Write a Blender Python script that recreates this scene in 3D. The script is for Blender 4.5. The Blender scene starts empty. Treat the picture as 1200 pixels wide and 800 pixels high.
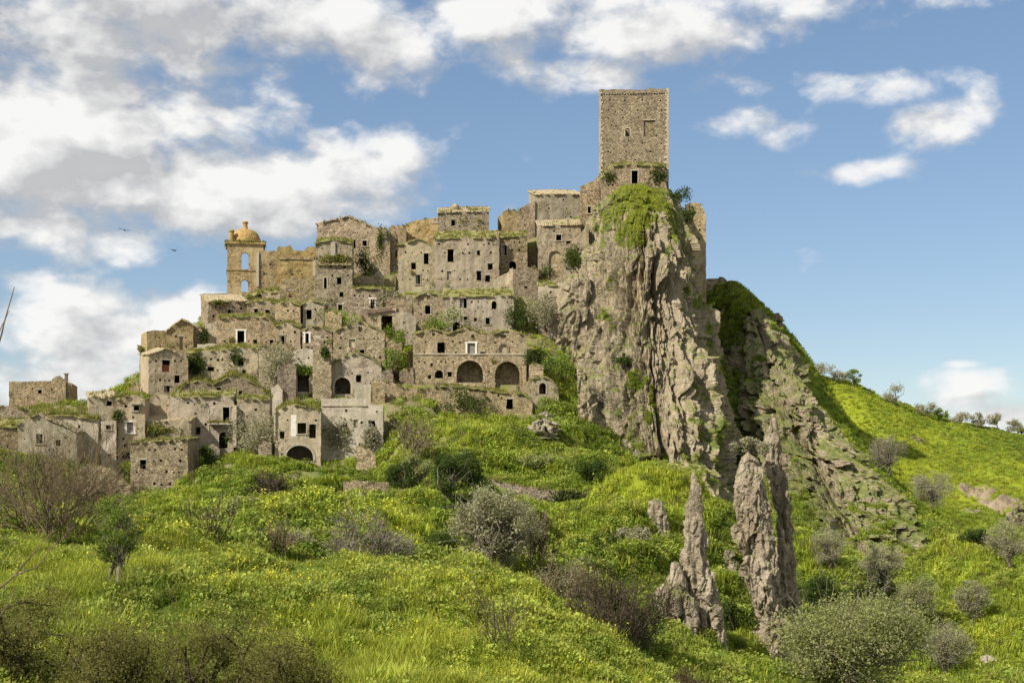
import bpy, math, random
import numpy as np
from mathutils import Vector
SC = bpy.context.scene
COL = SC.collection
R = math.radians
random.seed(7)
RNG = np.random.default_rng(11)
# ------------------------------------------------------------------ camera
F = 1200 * 50 / 36.0          # focal length in photograph pixels
HY = 560.0                    # the horizon's row
cam_d = bpy.data.cameras.new('camera'); cam = bpy.data.objects.new('camera', cam_d); COL.objects.link(cam)
cam_d.lens = 50; cam_d.sensor_width = 36; cam_d.shift_y = (HY - 400) / 1200.0
cam_d.clip_start = 0.3; cam_d.clip_end = 20000
cam.location = (0, 0, 0); cam.rotation_euler = (R(90), 0, 0)
SC.camera = cam
SC.view_settings.view_transform = 'Standard'; SC.view_settings.look = 'None'
SC.view_settings.gamma = 1; SC.view_settings.exposure = 0.68

SC.cycles.max_bounces = 5; SC.cycles.diffuse_bounces = 3; SC.cycles.glossy_bounces = 1; SC.cycles.transmission_bounces = 2

def ray(px, py, d): return np.array([(px - 600) * d / F, d, (HY - py) * d / F])

# ------------------------------------------------------------------ node helper
class NT:
    def __init__(s, nt): s.nt = nt
    def n(s, kind, ins=None, **props):
        nd = s.nt.nodes.new('ShaderNode' + kind)
        for k, v in props.items(): setattr(nd, k, v)
        for k, v in (ins or {}).items():
            sk = nd.inputs[k]
            if isinstance(v, bpy.types.NodeSocket): s.nt.links.new(v, sk)
            elif isinstance(v, bpy.types.Node): s.nt.links.new(v.outputs[0], sk)
            else:
                if hasattr(sk.default_value, '__len__') and hasattr(v, '__len__') and len(v) == 3 and len(sk.default_value) == 4: v = (*v, 1)
                sk.default_value = v
        return nd
    def m(s, op, a, b=0.0, c=None, clamp=False):
        ins = {0: a, 1: b}
        if c is not None: ins[2] = c
        nd = s.n('Math', ins, operation=op); nd.use_clamp = clamp
        return nd.outputs[0]
    def vm(s, op, a, b=(0, 0, 0)):
        nd = s.n('VectorMath', {0: a, 1: b}, operation=op); return nd.outputs[0]
    def mix(s, fac, a, b, blend='MIX'):
        nd = s.nt.nodes.new('ShaderNodeMix'); nd.data_type = 'RGBA'; nd.blend_type = blend; nd.clamp_factor = True
        for i, v in ((0, fac), (6, a), (7, b)):
            sk = nd.inputs[i]
            if isinstance(v, bpy.types.NodeSocket): s.nt.links.new(v, sk)
            elif i == 0: sk.default_value = v
            else: sk.default_value = (*v[:3], 1)
        return nd.outputs[2]
    def ramp(s, v, lo, hi, a=0.0, b=1.0, smooth=True):
        nd = s.n('MapRange', {0: v, 1: lo, 2: hi, 3: a, 4: b}, interpolation_type='SMOOTHSTEP' if smooth else 'LINEAR')
        return nd.outputs[0]
    def noise(s, vec, scale, detail=4, rough=.55, dist=0.0, color=False):
        nd = s.n('TexNoise', {'Vector': vec, 'Scale': scale, 'Detail': detail, 'Roughness': rough, 'Distortion': dist})
        return nd.outputs[1 if color else 0]

# ------------------------------------------------------------------ sky, clouds, sun
SUN = np.array([-0.68, -0.56, 0.72]); SUN /= np.linalg.norm(SUN)
w = bpy.data.worlds.new('World'); SC.world = w; w.use_nodes = True
w.node_tree.nodes.clear(); W = NT(w.node_tree)
sky = W.n('TexSky', sky_type='NISHITA'); sky.sun_disc = False
sky.sun_elevation = math.asin(SUN[2]); sky.sun_rotation = math.atan2(SUN[0], SUN[1])
sky.altitude = 400; sky.air_density = 1.0; sky.dust_density = 0.0; sky.ozone_density = 4.0
sk1 = W.vm('SCALE', sky.outputs[0]); sk1.node.inputs[3].default_value = .1
sk2 = W.n('Gamma', {0: sk1, 1: .72}).outputs[0]
sky_col = W.n('HueSaturation', {'Color': sk2, 'Saturation': 1.09, 'Hue': .503, 'Value': 4.9}).outputs[0]
tc = W.n('TexCoord').outputs['Generated']
sp = W.n('SeparateXYZ', {0: tc})
az = W.m('ARCTAN2', sp.outputs[0], sp.outputs[1]); el = W.m('ARCSINE', sp.outputs[2])
def px_dir(px, py):
    v = ray(px, py, 1.0); v = v / np.linalg.norm(v)
    return math.atan2(v[0], v[1]), math.asin(v[2])
# each bank of cloud: where it hangs (as a bearing and height), its half-size, its weight
BANKS = [(-60,30,420,80,.80),(300,15,330,70,.74),(620,5,230,62,.72),(800,35,240,62,.66),(980,2,200,40,.66),(250,75,150,38,.6),
         (60,140,300,82,.90),(220,215,300,68,.92),(60,265,200,50,.74),(420,190,130,40,.72),(480,190,60,26,.5),(-80,180,200,140,.8),
         (70,385,150,62,.80),(210,365,80,45,.72),(30,450,140,55,.74),(10,330,90,40,.6),(130,440,90,40,.6),
         (890,147,100,28,.57),(960,94,170,20,.56),(1060,104,120,28,.57),(1108,138,72,34,.66),(850,92,110,20,.46),(990,203,95,18,.57),(1115,462,70,32,.74),(1180,486,64,22,.60),
         (690,85,130,30,.62),(1125,427,34,7,.5),(800,210,30,22,.2)]
def field(azs, els):
    tot = None
    for (px, py, rx, ry, a) in BANKS:
        a0, e0 = px_dir(px, py)
        x = W.m('MULTIPLY', W.m('SUBTRACT', azs, a0), F / rx); y = W.m('MULTIPLY', W.m('SUBTRACT', els, e0), F / ry)
        r2 = W.m('ADD', W.m('MULTIPLY', x, x), W.m('MULTIPLY', y, y))
        g = W.m('MULTIPLY', W.m('EXPONENT', W.m('MULTIPLY', r2, -0.8)), a)
        tot = g if tot is None else W.m('SMOOTH_MAX', tot, g, .12)
    # beyond the frame, unseen denser cloud added to lift the fill light
    fill_cloud = W.m('MAXIMUM', W.ramp(W.m('ABSOLUTE', azs), .44, .62), W.ramp(els, .40, .55))
    return W.m('MAXIMUM', tot, W.m('MULTIPLY', fill_cloud, .60))
def cnoise(azs, els, detail=9):
    v = W.n('CombineXYZ', {0: W.m('MULTIPLY', azs, 10.0), 1: W.m('MULTIPLY', els, 16.0), 2: 3.7}).outputs[0]
    big = W.noise(v, 1.0, detail, .60, .15)
    vo = W.n('TexVoronoi', {'Vector': W.vm('ADD', v, W.vm('SCALE', W.noise(v, 2.0, 3, .5, color=True))), 'Scale': 1.9, 'Smoothness': .6, 'Detail': 3.0, 'Roughness': .5}, feature='SMOOTH_F1')
    vo.inputs['Vector'].links[0].from_node.inputs[1].links[0].from_node.inputs[3].default_value = .5
    return W.m('ADD', W.m('MULTIPLY', big, .85), W.m('MULTIPLY', W.m('SUBTRACT', .62, vo.outputs[0]), .26))
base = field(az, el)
n1 = cnoise(az, el)
n2 = cnoise(W.m('SUBTRACT', az, 0.016), W.m('ADD', el, 0.020), 6)
dens = W.m('ADD', base, W.m('MULTIPLY', W.m('SUBTRACT', n1, .44), 1.4))
alpha = W.ramp(dens, .21, .58)
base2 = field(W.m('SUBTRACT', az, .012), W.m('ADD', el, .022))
lit = W.m('ADD', W.m('ADD', .63, W.m('MULTIPLY', W.m('SUBTRACT', base, base2), 1.15)), W.m('MULTIPLY', W.m('SUBTRACT', n1, n2), 3.0))
thick = W.ramp(dens, .62, 1.0)
g0, g1 = px_dir(90, 15)        # the heavy grey bank at the upper left
gx_ = W.m('MULTIPLY', W.m('SUBTRACT', az, g0), F / 330); gy_ = W.m('MULTIPLY', W.m('SUBTRACT', el, g1), F / 70)
heavy = W.m('EXPONENT', W.m('MULTIPLY', W.m('ADD', W.m('MULTIPLY', gx_, gx_), W.m('MULTIPLY', gy_, gy_)), -1.0))
tone = W.m('SUBTRACT', W.m('SUBTRACT', lit, W.m('MULTIPLY', thick, .16)), W.m('MULTIPLY', heavy, .42))
tone = W.m('MAXIMUM', tone, W.m('ADD', .10, W.m('MULTIPLY', n2, .35)))
ccol = W.mix(tone, (.25, .255, .265), (.60, .595, .585))
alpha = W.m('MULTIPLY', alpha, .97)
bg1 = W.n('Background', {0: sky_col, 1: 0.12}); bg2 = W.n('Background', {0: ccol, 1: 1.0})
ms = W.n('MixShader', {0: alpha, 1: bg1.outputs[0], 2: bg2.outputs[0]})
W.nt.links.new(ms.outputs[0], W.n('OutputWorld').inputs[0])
w.cycles.sampling_method = 'MANUAL'; w.cycles.sample_map_resolution = 512
sl = bpy.data.lights.new('sun', 'SUN'); sl.energy = 4.3; sl.angle = R(.55); sl.color = (1, .94, .83)
so = bpy.data.objects.new('sun', sl); COL.objects.link(so)
so.rotation_euler = Vector(SUN).to_track_quat('Z', 'Y').to_euler(); so.location = (-60, 20, 120)

# ------------------------------------------------------------------ numpy noise
def _h(ix, iy, iz, seed):
    n = (ix.astype(np.uint32) * np.uint32(374761393) + iy.astype(np.uint32) * np.uint32(668265263) + iz.astype(np.uint32) * np.uint32(2147483647) + np.uint32(seed * 144665))
    n = (n ^ (n >> np.uint32(13))) * np.uint32(1274126177); n = n ^ (n >> np.uint32(16)); n = n * np.uint32(2246822519); return n ^ (n >> np.uint32(15))
def vnoise(P, seed=0):
    P = np.asarray(P, float); I = np.floor(P).astype(np.int64); f = P - I; u = f * f * f * (f * (f * 6 - 15) + 10)
    out = 0
    for dx in (0, 1):
        for dy in (0, 1):
            for dz in (0, 1):
                h = _h(I[:, 0] + dx, I[:, 1] + dy, I[:, 2] + dz, seed)
                gx = (h & np.uint32(1023)).astype(float) / 511.5 - 1; gy = ((h >> np.uint32(10)) & np.uint32(1023)).astype(float) / 511.5 - 1; gz = ((h >> np.uint32(20)) & np.uint32(1023)).astype(float) / 511.5 - 1
                wgt = (u[:, 0] if dx else 1 - u[:, 0]) * (u[:, 1] if dy else 1 - u[:, 1]) * (u[:, 2] if dz else 1 - u[:, 2])
                out = out + wgt * (gx * (f[:, 0] - dx) + gy * (f[:, 1] - dy) + gz * (f[:, 2] - dz))
    return out * 1.4
def fbm(P, octv=4, seed=0, gain=.5):
    a, t = 1.0, 0
    P = np.asarray(P, float)
    for k in range(octv):
        t = t + a * vnoise(P, seed + k); P = P * 2.03 + 7.1; a *= gain
    return t
def ridged(P, octv=4, seed=0, gain=.5):
    a, t, s = 1.0, 0, 0
    P = np.asarray(P, float)
    for k in range(octv):
        t = t + a * (1 - np.abs(vnoise(P, seed + k)) * 2); s += a; P = P * 2.05 + 3.3; a *= gain
    return t / s

def facets(P, sc, seed, slope=.5):
    """broken faces: every cell of a random division has its own plane"""
    Q = np.asarray(P, float) * np.asarray(sc); I = np.floor(Q).astype(np.int64); best = np.full(len(Q), 9e9); val = np.zeros(len(Q))
    for dx in (-1, 0, 1):
        for dy in (-1, 0, 1):
            for dz in (-1, 0, 1):
                J = I + [dx, dy, dz]; h = _h(J[:, 0], J[:, 1], J[:, 2], seed); h2 = _h(J[:, 0], J[:, 1], J[:, 2], seed + 1)
                k = lambda q, s: ((q >> np.uint32(s)) & np.uint32(1023)).astype(float) / 1023
                D = Q - J - np.stack([k(h, 0), k(h, 10), k(h, 20)], 1); d2 = (D * D).sum(1); m_ = d2 < best
                best[m_] = d2[m_]; val[m_] = (k(h2, 0) - .5)[m_] + slope * ((k(h2, 8) - .5) * D[:, 0] + (k(h2, 15) - .5) * D[:, 1] + (k(h2, 22) - .5) * D[:, 2])[m_] * 2
    return val

# ------------------------------------------------------------------ object helpers
def mesh(name, V, Fs, mat=None, parent=None, loc=None, smooth=False, kind=None, mats=None, midx=None, attrs=None):
    V = np.asarray(V, dtype=np.float32).reshape(-1, 3)
    if loc is not None: V = V - np.asarray(loc, dtype=np.float32)
    me = bpy.data.meshes.new(name)
    if isinstance(Fs, np.ndarray):
        k = Fs.shape[1]; n = len(Fs)
        me.vertices.add(len(V)); me.vertices.foreach_set('co', V.ravel())
        me.loops.add(n * k); me.loops.foreach_set('vertex_index', Fs.astype(np.int32).ravel())
        me.polygons.add(n); me.polygons.foreach_set('loop_start', np.arange(0, n * k, k, dtype=np.int32))
        me.update(calc_edges=True)
    else:
        me.from_pydata(V.tolist(), [], Fs); me.update()
    for m_ in ([mat] if mat else []) + list(mats or []): me.materials.append(m_)
    if midx is not None: me.polygons.foreach_set('material_index', np.asarray(midx, dtype=np.int32))
    me.polygons.foreach_set('use_smooth', np.full(len(me.polygons), smooth))
    for k_, v_ in (attrs or {}).items():
        at = me.attributes.new(k_, 'FLOAT', 'POINT'); at.data.foreach_set('value', np.asarray(v_, dtype=np.float32))
    ob = bpy.data.objects.new(name, me); COL.objects.link(ob)
    if parent is not None: ob.parent = parent
    elif loc is not None: ob.location = loc
    if kind: ob['kind'] = kind
    return ob
def tag(o, label, cat, group=None, kind=None):
    if label: o['label'] = label
    if cat: o['category'] = cat
    if group: o['group'] = group
    if kind or cat: o['kind'] = kind or 'thing'
    return o
def empty(name, loc, label, cat, group=None):
    o = bpy.data.objects.new(name, None); COL.objects.link(o); o.location = loc; o.empty_display_size = .3
    return tag(o, label, cat, group)
def copy_tree(src, loc, rz, sc, label, group=None):
    c = src.copy(); COL.objects.link(c); c.location = loc; c.rotation_euler = (0, 0, rz); c.scale = (sc, sc, sc)
    c['label'] = label
    if group: c['group'] = group
    for ch in src.children:
        k = ch.copy(); COL.objects.link(k); k.parent = c
    return c
def boxv(c, s, yaw=0):
    c = np.asarray(c, float); s = np.asarray(s, float) / 2
    q = np.array([[x, y, z] for x in (-1, 1) for y in (-1, 1) for z in (-1, 1)], float) * s
    ca, sa = math.cos(yaw), math.sin(yaw)
    q = np.stack([q[:, 0] * ca - q[:, 1] * sa, q[:, 0] * sa + q[:, 1] * ca, q[:, 2]], 1) + c
    return q, [[0, 1, 3, 2], [4, 6, 7, 5], [0, 4, 5, 1], [2, 3, 7, 6], [0, 2, 6, 4], [1, 5, 7, 3]]
class Bag:
    def __init__(s): s.V = []; s.F = []; s.n = 0
    def add(s, V, Fs):
        V = np.asarray(V, float).reshape(-1, 3)
        s.V.append(V); s.F += [[i + s.n for i in f] for f in Fs]; s.n += len(V)
    def box(s, c, sz, yaw=0): s.add(*boxv(c, sz, yaw))
    def build(s, name, mat, parent=None, loc=None, **k): return mesh(name, np.concatenate(s.V), s.F, mat, parent, loc, **k)

# ------------------------------------------------------------------ materials
def mat_new(name):
    m_ = bpy.data.materials.new(name); m_.use_nodes = True; m_.node_tree.nodes.clear(); return m_, NT(m_.node_tree)
def out(N, sh, disp=None):
    o = N.n('OutputMaterial'); N.nt.links.new(sh, o.inputs[0])
def stone_mat(name, c1, c2, c3, mortar, scale=2.6, plaster=(.4, .37, .31), pl=.0, stain=.5, rubble=.5, bump=.5):
    m_, N = mat_new(name)
    rn_ = N.n('ObjectInfo').outputs['Random']
    P = N.vm('ADD', N.n('NewGeometry').outputs['Position'], N.n('CombineXYZ', {0: N.m('MULTIPLY', rn_, 90.0), 1: N.m('MULTIPLY', rn_, 53.0), 2: 0.0}).outputs[0])
    Pw = N.vm('ADD', P, N.vm('SCALE', N.vm('SUBTRACT', N.noise(P, 2.2, 2, color=True), (.5, .5, .5))) )
    Pw.node.inputs[1].links[0].from_node.inputs[3].default_value = .22
    Ps = N.vm('SCALE', N.vm('MULTIPLY', Pw, (1, 1, 1.5)))
    N.nt.links.new(N.m('ADD', .8, N.m('MULTIPLY', N.m('FRACT', N.m('MULTIPLY', rn_, 7.3)), .55)), Ps.node.inputs[3])
    vo = N.n('TexVoronoi', {'Vector': Ps, 'Scale': scale, 'Randomness': .95}, feature='F1')
    ve = N.n('TexVoronoi', {'Vector': Ps, 'Scale': scale, 'Randomness': .95}, feature='DISTANCE_TO_EDGE')
    rnd = N.n('SeparateXYZ', {0: vo.outputs['Color']})
    col = N.mix(rnd.outputs[0], c1, c2)
    col = N.mix(N.ramp(rnd.outputs[1], .6, .95), col, c3)
    col = N.mix(N.m('MULTIPLY', N.ramp(rnd.outputs[2], .78, .86), .8), col, tuple(v * .33 for v in c1))
    joint = N.ramp(ve.outputs[0], .015, .11)
    col = N.mix(joint, mortar, col)
    big = N.noise(P, .22, 5, .6)
    med = N.noise(P, 1.1, 4, .6)
    # patches where the render survives
    pm = N.ramp(N.m('ADD', N.m('MULTIPLY', big, .8), N.m('MULTIPLY', med, .45)), .86 - pl * .55, .93 - pl * .55)
    fine = N.noise(P, 6.0, 3, .6)
    pcol = N.mix(N.ramp(fine, .3, .7), tuple(v * .84 for v in plaster), plaster)
    col = N.mix(N.m('MULTIPLY', pm, .85), col, pcol)
    # rain streaks, lichen and age
    st = N.noise(N.vm('MULTIPLY', P, (1.3, 1.3, .16)), 1.0, 5, .65)
    col = N.mix(N.m('MULTIPLY', N.ramp(st, .44, .60), stain), col, N.mix(.5, (.07, .06, .045), col))
    col = N.mix(N.m('MULTIPLY', N.ramp(N.noise(P, .55, 5, .7), .55, .75), .4), col, (.30, .22, .09))
    col = N.mix(N.m('MULTIPLY', N.ramp(fine, .2, .8), .34), N.mix(.5, col, (.06, .05, .035)), col)
    vv = N.m('FRACT', N.m('MULTIPLY', rn_, 13.7))
    hs = N.n('HueSaturation', {'Color': col, 'Hue': N.m('ADD', .492, N.m('MULTIPLY', N.m('FRACT', N.m('MULTIPLY', rn_, 3.9)), .016)), 'Saturation': N.m('ADD', .95, N.m('MULTIPLY', N.m('FRACT', N.m('MULTIPLY', rn_, 5.1)), .32)), 'Value': N.m('ADD', 1.06, N.m('MULTIPLY', vv, .42))}); col = hs.outputs[0]
    h = N.m('ADD', N.m('MULTIPLY', N.m('MULTIPLY', joint, N.m('SUBTRACT', 1.0, N.m('MULTIPLY', pm, .8))), .6), N.m('MULTIPLY', fine, .5))
    bp = N.n('Bump', {'Height': h, 'Strength': bump, 'Distance': .12})
    b = N.n('BsdfPrincipled', {'Base Color': col, 'Roughness': .95, 'Normal': bp.outputs[0], 'Specular IOR Level': .15})
    out(N, b.outputs[0]); return m_
M = {}
M['stone'] = stone_mat('rubble stone wall', (.43, .345, .23), (.53, .44, .31), (.33, .255, .165), (.34, .27, .18), 2.6, (.47, .39, .275), pl=.34, bump=.9)
M['dark'] = stone_mat('dark rubble wall', (.35, .28, .19), (.46, .38, .27), (.26, .20, .135), (.24, .19, .13), 2.4, pl=.14, stain=.6, bump=.8)
M['plaster'] = stone_mat('worn plaster wall', (.44, .36, .25), (.52, .44, .32), (.35, .28, .185), (.33, .265, .18), 2.6, (.50, .43, .32), pl=.62, stain=.65, bump=.7)
M['pale'] = stone_mat('pale plaster wall', (.47, .39, .28), (.54, .46, .345), (.41, .33, .23), (.36, .28, .19), 2.2, (.61, .545, .42), pl=.88, stain=.45, bump=.3)
M['ochre'] = stone_mat('ochre stone wall', (.40, .29, .15), (.48, .37, .21), (.32, .225, .11), (.31, .23, .13), 2.2, (.47, .37, .215), pl=.45)
M['tower'] = stone_mat('tower stone', (.29, .22, .14), (.40, .32, .21), (.21, .16, .10), (.23, .175, .11), 2.7, pl=.02, stain=.45, bump=.9)
def simple(name, c, rough=.9, var=.35, sc=2.0, bump=.3):
    m_, N = mat_new(name); P = N.n('NewGeometry').outputs['Position']
    nz = N.noise(P, sc, 5, .62)
    col = N.mix(N.ramp(nz, .25, .75), tuple(v * (1 - var) for v in c), tuple(min(1, v * (1 + var)) for v in c))
    bp = N.n('Bump', {'Height': N.noise(P, sc * 4, 4), 'Strength': bump, 'Distance': .08})
    out(N, N.n('BsdfPrincipled', {'Base Color': col, 'Roughness': rough, 'Normal': bp.outputs[0], 'Specular IOR Level': .2}).outputs[0]); return m_
M['wood'] = simple('old timber', (.10, .07, .045), .9, .4, 5)
M['red'] = simple('faded red shutter', (.20, .065, .035), .8, .3, 6)
M['shut'] = simple('grey shutter', (.20, .185, .16), .8, .3, 6)
M['lintel'] = simple('dressed stone', (.36, .31, .23), .9, .25, 3)
M['white'] = simple('white lime surround', (.66, .62, .54), .9, .15, 4)
M['bark'] = simple('bark', (.17, .145, .11), .95, .4, 6)
M['twig'] = simple('bare twigs', (.155, .118, .066), .95, .35, 5)
M['twigdark'] = simple('dark twigs', (.068, .052, .033), .95, .35, 5)
M['bird'] = simple('bird plumage', (.03, .03, .03), .8)
def tile_mat(name, a, b, c):
    m_, N = mat_new(name); P = N.n('NewGeometry').outputs['Position']
    vo = N.n('TexVoronoi', {'Vector': P, 'Scale': 3.4}); s_ = N.n('SeparateXYZ', {0: vo.outputs['Color']})
    col = N.mix(s_.outputs[0], a, b); col = N.mix(N.ramp(N.noise(P, .7, 5, .7), .45, .68), col, c)
    bp = N.n('Bump', {'Height': vo.outputs[0], 'Strength': .5, 'Distance': .1})
    out(N, N.n('BsdfPrincipled', {'Base Color': col, 'Roughness': .95, 'Normal': bp.outputs[0], 'Specular IOR Level': .15}).outputs[0]); return m_
M['tile'] = tile_mat('weathered roof tiles', (.28, .22, .135), (.40, .325, .21), (.24, .22, .11))
M['dome'] = tile_mat('ochre dome tiles', (.31, .18, .07), (.40, .27, .11), (.24, .21, .07))
M['turf'] = tile_mat('roof turf', (.18, .17, .06), (.26, .23, .09), (.12, .13, .035))
def rock_mat(name, c1, c2, c3, moss=.5, ax=(1, 1, .32)):
    m_, N = mat_new(name); g = N.n('NewGeometry'); P = g.outputs['Position']
    Pv = N.vm('MULTIPLY', P, ax)
    a = N.noise(Pv, .55, 8, .66); b = N.noise(P, 1.8, 7, .68); c = N.noise(P, .13, 4, .6)
    col = N.mix(N.ramp(a, .32, .66), c1, c2)
    col = N.mix(N.m('MULTIPLY', N.ramp(c, .5, .7), .55), col, c3)
    col = N.mix(N.m('MULTIPLY', N.ramp(b, .50, .68), .5), col, tuple(min(1, v * 1.35) for v in c2))
    col = N.mix(N.m('MULTIPLY', N.ramp(b, .47, .30), .6), col, tuple(v * .42 for v in c1))
    nz = N.n('SeparateXYZ', {0: g.outputs['Normal']}).outputs[2]
    mz = N.ramp(N.m('ADD', nz, N.m('MULTIPLY', N.m('SUBTRACT', N.noise(P, .5, 6, .65), .5), 1.7)), .62 - moss * .22, .80 - moss * .22)
    gcol = N.mix(N.ramp(N.noise(P, 1.2, 4), .3, .7), (.075, .11, .025), (.22, .225, .06))
    col = N.mix(N.m('MULTIPLY', mz, .9), col, gcol)
    at = N.n('Attribute', attribute_name='moss').outputs['Fac']
    col = N.mix(at, col, gcol)
    vo = N.n('TexVoronoi', {'Vector': Pv, 'Scale': 1.7}, feature='F1')
    bp = N.n('Bump', {'Height': N.m('ADD', N.m('ADD', b, a), N.m('MULTIPLY', vo.outputs[0], .5)), 'Strength': .95, 'Distance': .45})
    out(N, N.n('BsdfPrincipled', {'Base Color': col, 'Roughness': .97, 'Normal': bp.outputs[0], 'Specular IOR Level': .1}).outputs[0]); return m_
M['cliff'] = rock_mat('cliff rock', (.225, .18, .12), (.375, .31, .215), (.32, .245, .155), .5, (1, 1, .16))
M['spire'] = rock_mat('pinnacle rock', (.255, .205, .145), (.40, .335, .24), (.32, .255, .17), .0, (1, 1, .2))
M['boulder'] = rock_mat('boulder rock', (.35, .29, .22), (.46, .40, .31), (.38, .30, .22), -.2, (1, 1, 1))
M['spur'] = rock_mat('spur rock', (.20, .16, .115), (.34, .275, .195), (.26, .20, .14), .6, (1, 1, .6))
def leaf_mat(name, c1, c2, trans=.42, inst=False, hue=None, tip=(.42, .42, .10)):
    m_, N = mat_new(name)
    P = N.n('NewGeometry').outputs['Position']
    if inst:
        t = N.n('Attribute', attribute_name='tint', attribute_type='INSTANCER').outputs['Fac']
        r = N.n('ObjectInfo').outputs['Random']
        col = N.mix(t, c1, c2)
        col = N.mix(N.m('MULTIPLY', r, .5), col, N.mix(.5, col, hue or (.20, .20, .03)))
        oz = N.n('SeparateXYZ', {0: N.n('TexCoord').outputs['Object']}).outputs[2]      # young growth and drying tips are paler than the foot of the plant
        col = N.mix(N.m('MULTIPLY', N.ramp(oz, .22, .62), .55), col, tip)
        r2 = N.m('FRACT', N.m('MULTIPLY', r, 9.7))
        col = N.n('HueSaturation', {'Color': col, 'Hue': N.m('ADD', .485, N.m('MULTIPLY', r2, .03)), 'Value': N.m('ADD', .68, N.m('MULTIPLY', N.m('FRACT', N.m('MULTIPLY', r, 3.3)), .8))}).outputs[0]
    else:
        nz = N.noise(P, .9, 3, .6); rn = N.n('NewGeometry').outputs['Random Per Island']
        col = N.mix(N.m('ADD', N.m('MULTIPLY', N.ramp(nz, .3, .7), .6), N.m('MULTIPLY', rn, .4)), c1, c2)
    d_ = N.n('BsdfDiffuse', {0: col}); t_ = N.n('BsdfTranslucent', {0: N.mix(.35, col, (.25, .30, .03))})
    mx = N.n('MixShader', {0: trans, 1: d_.outputs[0], 2: t_.outputs[0]})
    out(N, mx.outputs[0]); return m_
M['roofgrass'] = leaf_mat('dry green roof grass', (.11, .125, .028), (.34, .31, .10))
M['olive'] = leaf_mat('olive leaves', (.24, .23, .125), (.46, .44, .27))
M['olivegreen'] = leaf_mat('green tree leaves', (.17, .19, .06), (.40, .41, .17))
M['ivy'] = leaf_mat('dark ivy leaves', (.035, .06, .018), (.095, .13, .035))
M['bright'] = leaf_mat('bright leaves', (.12, .19, .03), (.26, .33, .07))
M['young'] = leaf_mat('young tree leaves', (.12, .17, .03), (.26, .33, .06))
M['greyleaf'] = leaf_mat('grey scrub leaves', (.25, .23, .145), (.46, .42, .29))
M['brownleaf'] = leaf_mat('brown scrub', (.075, .05, .03), (.14, .10, .06))
M['shrub'] = leaf_mat('olive brown shrub leaves', (.085, .08, .025), (.235, .215, .075))
M['i_grass'] = leaf_mat('meadow grass', (.135, .20, .026), (.40, .43, .05), .4, True, (.13, .22, .015))
M['i_weed'] = leaf_mat('leafy weeds', (.105, .17, .027), (.34, .40, .05), .35, True, (.10, .17, .015))
M['i_dry'] = leaf_mat('dry scrub', (.07, .075, .025), (.18, .165, .07), .3, True)
M['yellow'] = simple('yellow petals', (.68, .60, .03), .8, .1)
M['pinkish'] = simple('pale petals', (.60, .60, .42), .8, .1)
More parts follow.
